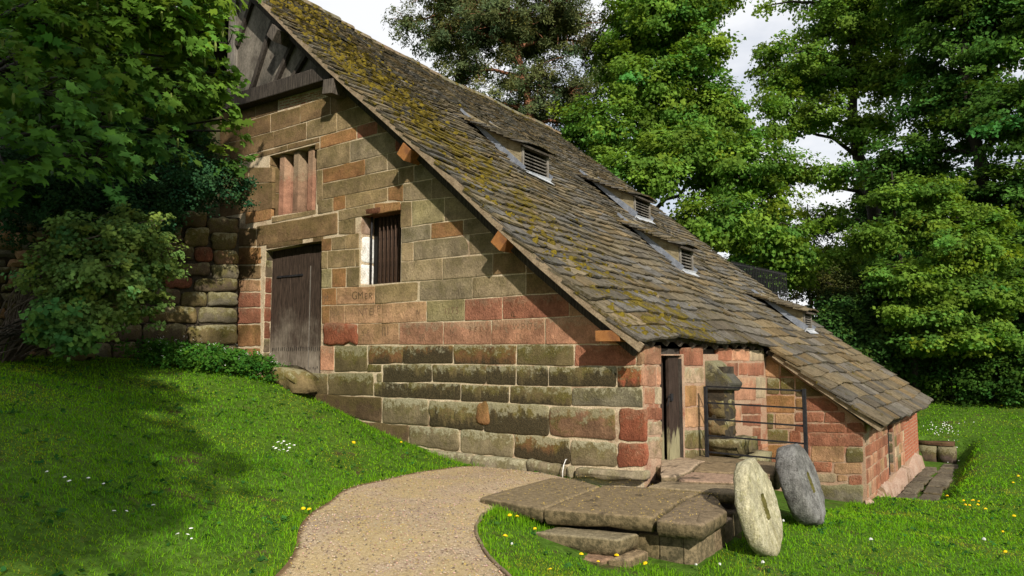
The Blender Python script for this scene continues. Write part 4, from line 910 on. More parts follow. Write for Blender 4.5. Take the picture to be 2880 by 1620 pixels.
# moss cushions standing on the slates
Vm = []; Am = []; Fm = []; nm = 0
for _ in range(1500):
    s = rng.uniform(.8, STOT); y = abs(rng.normal(0, 1.5))-.2
    if rng.random() < .35: s = STOT-rng.random()*6
    if s < S_EAVE+.1 or y > YF: continue
    q = .5+.5*math.sin(s*2.1+y*1.3)*math.sin(y*2.6-s*.7)
    if rng.random() > q: continue
    r = rng.uniform(.015, .05); n = 6; base = [rpt(s+r*1.3*math.cos(a_)+rng.normal(0, .006), y+r*.9*math.sin(a_)*1.5, .055) for a_ in np.arange(n)*2*math.pi/n]
    tpv = [rpt(s+r*.7*math.cos(a_), y+r*.7*math.sin(a_), .07+r*.5) for a_ in np.arange(n)*2*math.pi/n+.3]
    Vm += base+tpv+[rpt(s, y, .075+r*.65)]; k = rng.uniform(.7, 1.3); Am += [(.14*k, .105*k, .016, 1)]*(2*n+1)
    for i in range(n): Fm += [(nm+i, nm+(i+1) % n, nm+n+(i+1) % n), (nm+i, nm+n+(i+1) % n, nm+n+i), (nm+n+i, nm+n+(i+1) % n, nm+2*n)]
    nm += 2*n+1
m, t = material('ochre_moss'); at = t.n('ShaderNodeAttribute', attribute_name='tint'); n1 = t.noise(70, 4, .7); t.out(t.gain(at.outputs['Color'], t.ramp(n1, .3, .7, .55, 1.4)), 1, t.bump(n1, 1, .02), .05); M['moss'] = m
tag(add('moss', Vm, np.array(Fm), M['moss'], roof, attr=Am, smooth=True), kind='stuff')
# plain roof slope over the bank side
V = [(-9.95, -.35, 10.2), (-9.95, YF, 9.75), (-16.4, YF, 5.1), (-16.4, -.35, 5.3)]; V = np.array(V+[(a_, b_, c_-.14) for a_, b_, c_ in V])
add('bank_roof', V, [(0, 1, 2, 3), (7, 6, 5, 4), (0, 4, 5, 1), (1, 5, 6, 2), (2, 6, 7, 3), (3, 7, 4, 0)], M['slate'], mill, attr=np.tile((.1, .088, .06, .2), (8, 1)))

# verge boards and rafters
def verge(name, s0, s1, y, depth, th, mat, n=14, off=-.03):
    ss = np.linspace(s0, s1, n); V = []
    for s in ss:
        for yy, nn in ((y, off), (y+th, off), (y+th, off-depth), (y, off-depth)): V.append(rpt(s, yy, nn))
    F = [(4*i+a, 4*i+(a+1) % 4, 4*i+4+(a+1) % 4, 4*i+4+a) for i in range(n-1) for a in range(4)]+[(0, 3, 2, 1), (4*n-4, 4*n-3, 4*n-2, 4*n-1)]
    return add(name, V, F, mat, mill)
verge('verge_board', S_EAVE-.02, STOT, -.365, .115, .035, M['board'], off=.03)
verge('verge_board', .02, S_EAVE-.1, YO-.2, .09, .035, M['board'], off=.0)
verge('rafter', S_EAVE+.1, STOT, -.11, .17, .1, M['oak_dark'], off=-.09)
for k in range(11):
    y = .25+k*.5
    if y < YO-.25: 
        b = MB(); b.beam(rpt(S_EAVE+.08, y, -.08), rpt(S_EAVE+.75, y, -.08), .07, .07, (.6, 0, .78)); b.build('rafter_end', M['oak'], mill)
b = MB(); b.beam((-.2, .02, 1.63), (-.2, YO, 1.63), .24, .1); b.build('wall_plate', M['oak_dark'], mill)
for k in range(14):
    y = YO+.3+k*.56
    if y < YF-.3: b = MB(); b.beam(rpt(.1, y, -.165), rpt(.7, y, -.165), .08, .08, (.6, 0, .78)); b.build('rafter_end', M['oak'], mill)
# purlin ends
ang = math.atan2(.87, 1)
def purlin(x, z, sz, mat, rot, y0=-.36, wd=None):
    b = MB(); c_, s_ = math.cos(rot), math.sin(rot); Mx = np.array([(c_, 0, -s_), (0, 1, 0), (s_, 0, c_)])
    b.box((x, y0+.4, z), (wd or sz, .8, sz), Mx); return b.build('purlin_end', mat, mill, bevel=.006)
purlin(-7.72, 7.98, .26, M['oak'], -ang); purlin(-6.02, 6.50, .27, M['oak'], -.12)
tag(purlin(-4.08, 4.95, .225, M['oak_orange'], -ang), 'new orange oak purlin end, upper'); tag(purlin(-2.11, 3.28, .225, M['oak_orange'], -ang), 'new orange oak purlin end, lower')
tag(purlin(-.33, 1.84, .145, M['oak_orange'], 0, wd=.36), 'new oak wall plate end')
# timber framed top of the gable
b = MB(); b.beam((-9.62, -.10, 6.93), (-6.1, -.10, 6.86), .26, .30, (0, 0, 1)); b.build('tie_beam', M['oak_dark'], mill, bevel=.02)
V = [(-9.9, .08, 6.8), (-6.0, .08, 6.8), (-9.9, .08, 10.15)]; V = np.array(V+[(x, .3, z) for x, _, z in V])
add('infill_panel', V, [(0, 1, 2), (5, 4, 3), (0, 3, 4, 1), (1, 4, 5, 2), (2, 5, 3, 0)], M['infill'], mill)
for (x0, z0, x1, z1, wd, mt) in [(-9.6, 7.05, -9.66, 10.0, .2, 'oak_grey'), (-8.98, 7.05, -8.25, 8.5, .11, 'oak_dark'), (-8.2, 7.03, -7.55, 7.9, .10, 'oak_dark'), (-7.68, 7.02, -7.15, 7.5, .09, 'oak_dark'), (-9.5, 8.3, -8.95, 9.25, .11, 'oak_dark')]:
    b = MB(); b.beam((x0, .045, z0), (x1, .045, z1), .09, wd, (1, 0, .3)); b.build('brace' if mt == 'oak_dark' else 'king_post', M[mt], mill, bevel=.01)

def reveal(x, y1, z0, z1, sgn, codes, hh=.3, mat=None):
    fr = Frame((x, 0, 0), (0, 1, 0), (sgn, 0, 0)); z_ = z0
    while z_ < z1-.04:
        t_ = min(z_+hh*rng.uniform(.8, 1.2), z1)
        if z1-t_ < .08: t_ = z1
        put_stone(fr, [(.012, z_), (y1, z_), (y1, t_), (.012, t_)], rng.choice(list(codes)), (.004, .02, .012, .01, .004, .003), gw); z_ = t_
reveal(-8.205, .17, .75, 3.68, 1, 'uud'); reveal(-8.17, .3, 4.36, 5.62, 1, 'n', .62)
put_stone(Frame((0, 0, 3.74), (1, 0, 0), (0, 0, -1), (0, 1, 0)), [(-8.2, .0), (-6.45, .0), (-6.45, .28), (-8.2, .28)], 'n', (0, .02, .03, .01, .005, .0), gw)
# ---- left door ------------------------------------------------------------------
def wood_door_mat():
    m, t = material('shaded_stained_door_boards'); v = t.smap(t.P(), (9, 1, .8)); g = t.noise(5, 6, .7, v); n1 = t.noise(1.6, 5, .7); z = t.n('ShaderNodeSeparateXYZ', {0: t.P()}).outputs[2]
    f = t.m('ADD', t.m('MULTIPLY', t.m('SUBTRACT', 2.75, z), .42), t.m('SUBTRACT', n1, .5)); f = t.ramp(f, .15, .75)  # top painted darker for the lintel's shadow and dark stains
    c = t.mix(f, t.mix(t.ramp(g, .35, .65), (.028, .02, .015), (.078, .054, .04)), t.mix(t.ramp(g, .3, .7), (.19, .155, .115), (.36, .31, .245)))
    t.out(c, .9, t.bump(g, .5, .01), .1); return m
M['door'] = wood_door_mat()
door = add('plank_door', *(lambda b: (np.concatenate(b.V), b.F))(MB().box((-7.3, .24, 2.2), (1.74, .04, 3.1))), M['oak_dark'], mill)
x = -8.235
for k, wd in enumerate([.335, .3, .26, .31, .28, .28]):
    b = MB(); b.box((x+wd/2, .185+rng.normal(0, .004), 2.19), (wd-.012, .04, 3.0)); b.build('plank', M['door'], door, bevel=.004); x += wd
b = MB(); b.box((-7.62, .155, 3.14), (.8, .018, .035)); b.build('strap_hinge', M['iron'], door)
b = MB()
for k in range(26): b.box((-8.1+k*.062+rng.normal(0, .008), .1605, 1.70+rng.normal(0, .006)), (.012, .006, .05+.03*rng.random()))
for k in range(17): b.box((-7.9+k*.08+rng.normal(0, .02), .1605, 1.34+rng.normal(0, .01)), (.012, .006, .04))
tag(b.build('nail_marks', M['void'], door), kind='stuff')
b = MB()
for k, (xx, ww, hh) in enumerate([(-7.0, .06, 1.6)]): b.box((xx, .16, 2.2), (.012, .01, 2.2))
b.build('cover_strip', M['oak_grey'], door)
# ---- barred window ----------------------------------------------------------------
b = MB(); b.box((-4.94, .34, 3.47), (1.0, .05, 1.36)); win = b.build('barred_window', M['void'], mill)
x = -5.22
for k in range(8):
    b = MB(); b.box((x, .26, 3.47), (.072, .03, 1.33)); b.build('shutter_board', M['board_or_slit_shade'], win, bevel=.004)
    b = MB(); b.tube([(x+.045, .2, 2.8), (x+.045, .2, 4.13)], .011, 6); b.build('bar', M['bar'], win, smooth=True); x += .097
b = MB(); b.tube([(-5.30, .12, 2.8), (-5.30, .12, 4.08)], .018, 6); b.build('bar', M['iron'], win, smooth=True)
for z0, z1 in ((2.83, 3.22), (3.24, 3.72), (3.74, 4.08)):
    V, F = stone_vf(np.array([(.02, z0), (.34, z0), (.34, z1), (.02, z1)]), (.004, .04, .012, .02, .008, .01)); fr_ = Frame((-5.45, 0, 0), (0, 1, 0), (1, 0, 0))
    add('whitewashed_jamb', fr_.w(V), F, M['white'] if z1 < 4 else M['plaster'], win, smooth=True)
V, F = stone_vf(np.array([(-5.5, .0), (-4.42, .0), (-4.42, .3), (-5.5, .3)]), (.0, .03, .05, .03, .015, .01)); fr_ = Frame((0, 0, 4.12), (1, 0, 0), (0, 0, -1), (0, 1, 0))
add('lintel_soffit', fr_.w(V), [f[::-1] for f in F], M['stone_red'], win, smooth=True, color=(.17, .07, .04, 1))
# ---- mullioned window -----------------------------------------------------------
b = MB(); b.box((-7.43, .42, 5.0), (1.5, .05, 1.36)); mw = b.build('mullioned_window', M['void'], mill)
for k, (xa, xb) in enumerate([(-8.13, -7.70), (-7.60, -7.27), (-7.17, -6.83)]):
    xa, xb = [(-7.98, -7.72), (-7.54, -7.28), (-7.10, -6.84)][k]; w2 = (xb-xa)/2; cx = (xa+xb)/2
    prof = [(-w2, .36), (-w2, .2), (-w2*.6, .07), (w2*.6, .07), (w2, .2), (w2, .36)]; V = [(cx+p[0], p[1], z+rng.normal(0, .003)) for z in (4.36, 5.0, 5.6) for p in prof]
    n = 6; F = [(r*n+i, r*n+(i+1) % n, (r+1)*n+(i+1) % n, (r+1)*n+i) for r in range(2) for i in range(n)]+[tuple(range(n))[::-1], tuple(range(2*n, 3*n))]
    add('mullion', V, F, M['stone_pink'], mw, color=((.33, .17, .11, 1) if k != 1 else (.23, .14, .09, 1)), bevel=.01)
# ---- side door ------------------------------------------------------------------
b = MB(); b.box((-.42, .95, .8), (.04, .86, 1.6)); sdoor = b.build('side_door', M['void'], mill)
def side_plank_mat():
    m, t = material('dark_door_boards'); v = t.smap(t.P(), (9, 9, .8)); g = t.noise(5, 6, .7, v); n1 = t.noise(9, 4, .7, t.smap(t.P(), (1, 1, .25))); z = t.n('ShaderNodeSeparateXYZ', {0: t.P()}).outputs[2]
    f = t.ramp(t.m('ADD', t.m('MULTIPLY', t.m('SUBTRACT', .55, z), 1.6), t.m('MULTIPLY', t.m('SUBTRACT', n1, .5), 1.4)), .05, .3)
    c = t.mix(f, t.mix(t.ramp(g, .35, .65), (.022, .014, .01), (.06, .04, .03)), t.mix(t.ramp(g, .3, .7), (.17, .15, .085), (.34, .31, .18)))
    t.out(c, .85, t.bump(g, .5, .01), .15); return m
M['side_door'] = side_plank_mat()
for (y0, y1, xx, z0, z1) in [(.57, .965, -.15, .04, 1.58), (.975, 1.345, -.07, .06, 1.58)]:
    b = MB(); b.box((xx, (y0+y1)/2, (z0+z1)/2), (.05, y1-y0-.01, z1-z0)); b.build('plank', M['side_door'], sdoor, bevel=.005)
b = MB(); b.box((-.035, 1.03, .98), (.03, .08, .1)); b.box((-.03, .97, 1.0), (.012, .12, .012)); b.tube([(-.04, .95, .98), (-.03, .92, .92), (-.04, .9, .86)], .007, 5); b.build('latch', M['iron'], sdoor)
for yy in (1.352, .556): b = MB(); b.box((-.25, yy, .78), (.5, .014, 1.5)); b.build('jamb_lining', M['oak_dark'], sdoor)
# ---- buttress -----------------------------------------------------------------
b = MB(); b.box((.14, 2.62, .4), (.28, .5, 2.0)); but = b.build('buttress', M['mortar_dark'], mill)
def block(c, size, code, parent, name='stone', r=.06, jit=.012, mat=None, tri=None):
    """an irregular rounded block: subdivided box with its corners drawn in"""
    h = np.array(size)/2; bm = bmesh.new(); bmesh.ops.create_cube(bm, size=2.0)
    bmesh.ops.subdivide_edges(bm, edges=bm.edges[:], cuts=2, use_grid_fill=True)
    V = np.array([v.co for v in bm.verts]); F = [tuple(v.index for v in f.verts) for f in bm.faces]; bm.free()
    e = np.sign(V)*np.maximum(np.abs(V)*h-r, 0); d = V*h-e; L = np.linalg.norm(d, axis=1, keepdims=True); V = e+d/np.maximum(L, 1e-6)*np.minimum(r, L)
    V = V+rng.normal(0, jit, V.shape); col, mk = CODE[code]
    if tri is not None: V = tri(V)
    return add(name, V+np.asarray(c, float), F, mat or M[mk], parent, smooth=True, color=(*[q*rng.uniform(.85, 1.15) for q in col], 1))
for (zz, hh, pr, y0, y1, c) in [(-.30, .62, .62, 2.28, 2.98, 'M'), (.15, .28, .50, 2.30, 2.94, 'M'), (.44, .30, .30, 2.34, 2.88, 'T'), (.74, .30, .30, 2.34, 2.88, 'M'), (1.0, .2, .3, 2.36, 2.86, 'M')]:
    block((pr/2, (y0+y1)/2, zz), (pr, y1-y0, hh), c, but, r=.05)
    # the long lower blocks run on along the wall foot
block((.36, 3.35, -.25), (.55, .8, .5), 'M', but); block((.28, 3.2, .12), (.42, .5, .26), 'M', but)
V = [(-.02, 2.30, 1.50), (-.02, 2.92, 1.50), (.10, 2.30, 1.48), (.10, 2.92, 1.48), (.42, 2.30, 1.16), (.42, 2.92, 1.12), (.36, 2.30, 1.04), (.36, 2.92, 1.0), (-.02, 2.30, 1.04), (-.02, 2.92, 1.0)]
add('cap_stone', np.array(V)+rng.normal(0, .006, (10, 3)), [(0, 1, 3, 2), (2, 3, 5, 4), (4, 5, 7, 6), (6, 7, 9, 8), (0, 2, 4, 6, 8), (1, 9, 7, 5, 3)], M['stone_dark'], but, color=(.085, .08, .066, 1), bevel=.03)
# ---- louvred roof vents -------------------------------------------------------------
for di, (fx_, y0, wd, h, run) in enumerate(DORM):
    y1 = y0+wd; ym = (y0+y1)/2; zb = rz(fx_)+sag(fx_, ym)+.06; xb = fx_-run; zk = rz(xb)+sag(xb, ym)+.05
    dm = add('roof_vent', *(lambda b: (np.concatenate(b.V), b.F))(MB().box((fx_-.2, ym, zb+h/2), (.03, wd-.1, h))), M['void'], mill)
    for yy in (y0+.03, y1-.03): b = MB(); b.box((fx_, yy, zb+h/2), (.08, .06, h)); b.build('louvre_frame', M['oak_grey'], dm)
    b = MB(); b.box((fx_, ym, zb+h-.04), (.09, wd, .08)); b.build('head_rail', M['oak'], dm)
    nl = 6
    for k in range(nl):
        b = MB(); c_, s_ = math.cos(.6), math.sin(.6); b.box((fx_-.02, ym, zb+.07+k*(h-.16)/nl), (.11, wd-.12, .016), np.array([(c_, 0, s_), (0, 1, 0), (-s_, 0, c_)])); b.build('louvre_slat', M['oak_grey'], dm)
    b = MB(); b.beam((fx_+.06, y0-.02, zb-.03), (fx_+.06, y1+.02, zb-.03), .03, .14, (.5, 0, 1)); b.beam(np.array([fx_+.1, y0-.02, rz(fx_+.1)+sag(fx_+.1, y0)+.115]), np.array([fx_+.1, y1+.02, rz(fx_+.1)+sag(fx_+.1, y1)+.115]), .22, .012, (.62, 0, .78)); b.build('sill_flashing', M['lead_pale'], dm)
    for yy, sg in ((y0, -1), (y1, 1)):
        # triangular cheek in two boards and a lead strip along the slates
        top = np.array([fx_, zb+h]); bot = np.array([fx_, zb]); back = np.array([xb+.25, zk+.12*0])
        mid = np.array([fx_, zb+h*.5]); bk2 = back*.5+np.array([fx_, zb])*.5; bk2 = back+(bot-back)*.42
        for nm_, tri in (('cheek_board', [top, back, bk2, mid]), ('cheek_board', [mid-np.array([0, .006]), bk2-np.array([0, .006]), bot])):
            V = np.array([(p[0], yy+sg*.02, p[1]) for p in tri]+[(p[0], yy-sg*.02, p[1]) for p in tri]); n = len(tri)
            add(nm_, V, [tuple(range(n)), tuple(range(2*n-1, n-1, -1))]+[(i, (i+1) % n, n+(i+1) % n, n+i) for i in range(n)], M['board_cheek'], dm)
        dv = (bot-back)/np.linalg.norm(bot-back); nv = np.array([-dv[1], dv[0]]); nv = nv if nv[1] > 0 else -nv
        tri = [back-nv*.02, bot+dv*.05-nv*.02, bot+dv*.05+nv*.15, back+nv*.03]
        V = np.array([(p[0], yy+sg*.03, p[1]) for p in tri]+[(p[0], yy+sg*.022, p[1]) for p in tri])
        add('lead_flashing', V, [(0, 1, 2, 3), (7, 6, 5, 4)]+[(i, (i+1) % 4, 4+(i+1) % 4, 4+i) for i in range(4)], M['lead'], dm)
    # little slated roof
    L = math.hypot(run+.16, zb+h-zk); tx = np.array([(run+.16)/L, (zb+h-.03-zk)/L]); 
    def drp(s, y, n, xb=xb, zk=zk, tx=tx, L=L):
        d = L-s; ed = (abs(y-ym)/(wd/2+.14))**2; return np.array([xb+tx[0]*d-tx[1]*n, y, zk+tx[1]*d+tx[0]*n-.05*ed])
    V = np.array([drp(s, y, n) for n in (.0, -.04) for s in (.02, L) for y in (y0-.1, y1+.1)])
    add('roof_board', V, [(0, 1, 3, 2), (4, 6, 7, 5), (0, 4, 5, 1), (0, 2, 6, 4), (1, 5, 7, 3)], M['oak'], dm)
    s = 0.
    while s < L-.08:
        y = y0-.16-rng.random()*.03
        while y < y1+.1:
            ww = rng.uniform(.22, .42); ye = min(y+ww, y1+.16)
            if y1+.16-ye < .1: ye = y1+.16
            V, F = slate_vf(s+rng.normal(0, .01), y+.003, ye-.003, .21, .032, .045, drp)
            add('slate', V, F, M['slate'], dm, attr=np.tile((*(np.array(SLC[rng.integers(len(SLC))])*rng.uniform(.7, 1.2)), .25), (len(V), 1))); y = ye
        s += .21
# ---- shade of carved initials and dates -----------------------------------------------------
m, t = material('carved_groove_shade'); t.out((.075, .052, .03), 1., None, 0); M['carve'] = m  # raised letters coloured dark for the shadow inside their grooves
m, t = material('shallow_groove_shade'); t.out((.17, .11, .068), 1., None, 0); M['carve2'] = m
def carve(txt, x, z, h, mat='carve'):
    V0 = []; F0 = []; nv = 0; px = x
    for ch in txt:
        if ch == ' ': px += h*.45; continue
        cu = bpy.data.curves.new('carved_letter_shade', 'FONT'); cu.body = ch; cu.size = h*1.38*rng.uniform(.9, 1.1); cu.extrude = .0015; cu.resolution_u = 2; cu.offset = -.002
        o = bpy.data.objects.new('carved_letter_shade', cu); COL.objects.link(o); dg = bpy.context.evaluated_depsgraph_get(); me = bpy.data.meshes.new_from_object(o.evaluated_get(dg)); bpy.data.objects.remove(o)
        V = np.array([v.co for v in me.vertices]); w_ = V[:, 0].max(); r = rng.normal(0, .06); c_, s_ = math.cos(r), math.sin(r); V = np.c_[V[:, 0]*c_-V[:, 1]*s_, V[:, 0]*s_+V[:, 1]*c_+rng.normal(0, h*.05), V[:, 2]]
        V0.append(np.c_[px+V[:, 0], -.0108-V[:, 2]*.5, z+V[:, 1]]); F0 += [tuple(i+nv for i in p.vertices) for p in me.polygons]; nv += len(V); px += w_+h*.16
    add('carved_letter_shade', np.concatenate(V0), F0, M[mat], gw)
for a_ in CARVE: carve(*a_)
# white hose at the wall foot
b = MB(); b.tube([(-1.12, -.10, .14), (-1.10, -.16, .14), (-1.115, -.19, .08), (-1.13, -.2, -.02), (-1.13, -.2, -.1)], .008, 7)
tag(b.build('white_hose', M['hose'], smooth=True), 'thin white plastic hose bent down over the foot of the wall', 'hose')

# =============================== STONE PLATFORM, STEPS ==============================
plat = empty('stone_platform', (.6, -1, 0), 'raised stone platform of big worn slabs in front of the low side door', 'platform')
m, t = material('worn_flagstone'); oi = t.n('ShaderNodeObjectInfo'); n1 = t.noise(2.2, 6, .7); n2 = t.noise(16, 5, .7); n3 = t.noise(70, 3, .6)
c = t.gain(oi.outputs['Color'], t.ramp(n2, .3, .7, .65, 1.25)); c = t.mix(t.ramp(n1, .56, .66, 0, .8), c, (.045, .035, .024)); c = t.gain(c, t.ramp(n3, .3, .7, .8, 1.15))
nz_ = t.n('ShaderNodeSeparateXYZ', {0: t.n('ShaderNodeNewGeometry').outputs['Normal']}).outputs[2]
c = t.mix(t.ramp(nz_, .75, .2, 0, .8), c, t.mix(t.ramp(n2, .4, .6), (.055, .046, .022), (.15, .115, .06)))
t.out(c, .9, t.bump(t.m('ADD', n2, t.m('MULTIPLY', n3, .4)), .9, .02), .15); M['flag'] = m
def slab(P, ztop, th, name, parent, col, mat='flag', jit=.007, r=.025, bow=.015, tiltx=0, tilty=0):
    P = np.array(P); P = P if area(P) > 0 else P[::-1]; P = outline(P, r*.6, .14, jit*.6); n = len(P); c = (P.min(0)+P.max(0))/2
    i1 = shrink(P, .016); i2 = shrink(P, .035)
    def zz(Q, h, j=.004): return np.c_[Q, h+(Q-c)@np.array([tiltx, tilty])+rng.normal(0, j, len(Q))]
    V = np.concatenate([zz(shrink(P, .02), ztop-th, .01), zz(P+rng.normal(0, jit*.3, P.shape), ztop-th*.6, .008), zz(P, ztop-.022, .005), zz(i1, ztop-.003, .003), zz(i2, ztop, .002), zz(shrink(P, .09), ztop, .004), [[c[0], c[1], ztop]]])
    F = [(k*n+i, k*n+(i+1) % n, (k+1)*n+(i+1) % n, (k+1)*n+i) for k in range(5) for i in range(n)]+[(5*n+i, 5*n+(i+1) % n, 6*n) for i in range(n)]+[tuple(range(n))[::-1]]
    return add(name, V, F, M[mat], parent, smooth=True, color=(*col, 1))
SCOL = [(.21, .16, .092), (.2, .15, .085), (.2, .15, .092), (.24, .185, .11), (.32, .215, .145), (.22, .16, .09), (.36, .27, .18)]
for (z, P), c in zip(SLABS, SCOL): slab(P, z, .15 if z < .02 else .12, 'slab', plat, c, tiltx=rng.normal(0, .006))
slab([(-.5, .95), (-.22, .4), (.36, .32), (.40, 1.2), (-.1, 1.45), (-.5, 1.38)], .09, .2, 'slab', plat, (.33, .24, .16))
slab([(.0, 1.42), (.33, 1.2), (1.32, 1.46), (1.28, 1.95), (.0, 2.05)], .05, .3, 'slab', plat, (.2, .15, .085))
for (P, z, th, c) in [([(1.1, -2.02), (1.33, -1.98), (1.33, -1.5), (1.08, -1.5)], -.18, .45, 'G'), ([(.86, -2.06), (1.1, -2.03), (1.08, -1.6), (.86, -1.6)], -.2, .4, 'M'), ([(1.33, -1.99), (1.44, -1.9), (1.47, -1.45), (1.33, -1.45)], -.17, .46, 'c'), ([(1.2, -1.44), (1.46, -1.42), (1.44, -.8), (1.2, -.8)], -.2, .5, 'w'), ([(1.1, -.78), (1.42, -.76), (1.36, .2), (1.1, .2)], -.16, .55, 'u'), ([(1.0, .22), (1.34, .22), (1.3, 1.3), (1.0, 1.3)], -.1, .7, 'u')]:
    c_ = CODE[c][0]; slab(P, z, th, 'support_stone', plat, c_, mat='flag' if c not in 'cw' else 'flag', r=.02, jit=.008)
b = MB(); b.box((.35, -.7, -.42), (1.7, 2.6, .5)); b.box((.5, 1.0, -.4), (1.2, 1.6, .62)); b.build('earth_fill', M['mortar_dark'], plat)
V, F = grid(np.linspace(1.22, 1.40, 2), np.linspace(-1.95, -1.7, 2))
st = empty('stone_steps', (.5, -2.5, -.4), 'two worn stone steps below the front edge of the platform', 'steps')
slab([(.02, -2.66), (.86, -2.44), (.92, -2.1), (.08, -2.3)], -.19, .15, 'step', st, (.23, .19, .115), r=.015, jit=.004)
slab([(.14, -2.86), (.80, -2.66), (.84, -2.35), (.16, -2.5)], -.35, .15, 'step', st, (.25, .155, .095), r=.015, jit=.004)
slab([(.82, -2.6), (1.0, -2.5), (1.02, -2.1), (.86, -2.1)], -.34, .2, 'rubble', st, (.26, .19, .11), r=.03)
# =============================== MILLSTONES ==========================================
def millstone(name, c, rad, th, lean, yaw, mat, label, eye, seed):
    r_ = np.random.default_rng(seed); n = 44; V = []; 
    ang = np.arange(n)*2*math.pi/n; wob = 1+.02*np.sin(ang*3+seed)+.012*np.sin(ang*7)+r_.normal(0, .011, n)
    rings = [(-.5, .0), (-.5, .55), (-.5, .93), (-.32, .99), (.0, 1.0), (.32, .99), (.5, .93), (.5, .7)]
    ew, eh = eye
    eyep = []
    for a_ in ang:   # rounded rectangular eye
        ca, sa = math.cos(a_), math.sin(a_); k = (abs(ca/ew)**6+abs(sa/eh)**6)**(-1/6); eyep.append((k*ca, k*sa))
    eyep = np.array(eyep)
    L = []
    for h, rr in [(.5, None), (.5, .35), (.5, .9), (.48, .93), (.38, .985), (.1, 1.0), (-.2, 1.0), (-.4, .985), (-.48, .95), (-.5, .92), (-.5, .35), (-.5, None)]:
        Q = eyep if rr is None else np.c_[np.cos(ang), np.sin(ang)]*(rad*rr*wob)[:, None]
        L.append(np.c_[Q, np.full(n, h*th)+r_.normal(0, .003 if abs(h) == .5 else .006, n)])
    V = np.concatenate(L); k = len(L)
    F = [(a*n+i, a*n+(i+1) % n, ((a+1) % k)*n+(i+1) % n, ((a+1) % k)*n+i) for a in range(k) for i in range(n)]
    F = [f[::-1] for f in F]
    Mx = Matrix.Rotation(yaw, 3, 'Z')@Matrix.Rotation(math.pi/2-lean, 3, 'Y')@Matrix.Rotation(math.pi/2, 3, 'Z')
    V = V@np.array(Mx).T+np.array(c)
    o = add(name, V, F, mat, smooth=False); o.data.materials.append(M['eye_shade_moss']); mi = np.zeros(len(F), np.int32); mi[-n:] = 1; o.data.polygons.foreach_set('material_index', mi); sm = np.zeros(len(F), bool); sm[2*n:9*n] = True; o.data.polygons.foreach_set('use_smooth', sm); return tag(o, label, 'millstone', 'old millstones leaning on the platform')
M['eye_shade_moss'] = simple('mossy_eye_shade', (.12, .11, .03), (.2, .18, .06), 8, bump=.6)  # moss-toned colour darkening the eye walls in place of their shade
def grit(name, a_, b_, c_, lich):
    m, t = material(name); n1 = t.noise(5, 6, .7); n2 = t.noise(60, 3, .7); n3 = t.noise(14, 5, .75); n4 = t.noise(2.5, 4, .6, t.smap(t.P(), (1, 1, .3)))
    c = t.mix(t.ramp(n1, .38, .62), a_, b_); st_ = t.noise(9, 5, .75, t.smap(t.P(), (3, 1, .35), (0, 0, 0))); c = t.gain(c, t.ramp(st_, .3, .7, .62, 1.18)); c = t.mix(t.ramp(n3, .53, .66, 0, .8), c, c_); c = t.mix(t.ramp(n4, .58, .7, 0, .6), c, lich); c = t.gain(c, t.ramp(n2, .3, .7, .72, 1.2))
    t.out(c, .95, t.bump(t.m('ADD', n3, t.m('MULTIPLY', n2, .5)), 1., .025), .1); return m
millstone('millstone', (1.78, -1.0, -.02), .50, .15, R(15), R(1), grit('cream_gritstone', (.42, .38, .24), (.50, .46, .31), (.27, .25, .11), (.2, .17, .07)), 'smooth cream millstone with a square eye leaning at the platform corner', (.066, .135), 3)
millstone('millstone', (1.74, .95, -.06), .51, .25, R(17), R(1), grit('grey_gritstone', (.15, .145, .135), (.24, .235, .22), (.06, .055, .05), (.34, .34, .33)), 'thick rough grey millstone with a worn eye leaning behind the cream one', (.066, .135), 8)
# =============================== RAILING =============================================
rl = empty('iron_railing', (.9, 1.8, 0), 'black iron railing of thin bars beside the low doorway', 'railing')
for x, y, z0 in ((.17, 1.86, -.05), (1.6, 1.86, -.5)):
    b = MB(); b.box((x, y, (z0+1.11)/2), (.05, .05, 1.11-z0)); b.build('post', M['iron'], rl, bevel=.004)
for k in range(5):
    b = MB(); z = 1.1-k*.245; b.beam((.17, 1.86, z+.01), (1.6, 1.86, z-.015), .012, .024, (0, 0, 1)); b.build('bar', M['iron'], rl)
# =============================== RETAINING WALL ======================================
RF = Frame((RP0[0], RP0[1], 0), (-RDU[0], -RDU[1], 0), (RN[0], RN[1], 0))
rw = empty('retaining_wall', (RP0[0], RP0[1], 1.3), 'rough bank of big squared stones holding up the earth left of the gable', 'retaining wall')
pts = [(-6.5, .9), (.16, .9), (.16, 4.35), (-1.6, 4.3), (-6.5, 4.1)]
core = wall_core('wall_core', pts, [], RF, .5, M['mortar_dark'], rw)
cl = []
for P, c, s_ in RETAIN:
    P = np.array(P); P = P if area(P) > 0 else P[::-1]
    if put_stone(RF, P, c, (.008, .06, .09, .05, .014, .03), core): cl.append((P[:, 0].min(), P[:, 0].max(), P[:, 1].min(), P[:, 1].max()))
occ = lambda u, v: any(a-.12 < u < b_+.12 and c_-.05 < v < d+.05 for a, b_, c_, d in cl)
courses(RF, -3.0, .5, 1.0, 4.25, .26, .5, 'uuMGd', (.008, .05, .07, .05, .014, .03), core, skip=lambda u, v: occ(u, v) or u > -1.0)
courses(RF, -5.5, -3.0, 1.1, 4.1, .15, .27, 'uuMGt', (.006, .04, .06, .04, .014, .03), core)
bl = block((-6.62, -.5, 1.16), (.78, .5, .42), 'M', None, 'boulder', r=.05, jit=.03, tri=lambda V: V*np.array([1, 1, 1])-np.c_[V[:, 2]*.5, np.zeros(len(V)), V[:, 0]*.12]); tag(bl, 'rough wedge of sandstone set as a doorstep below the plank door', 'boulder')
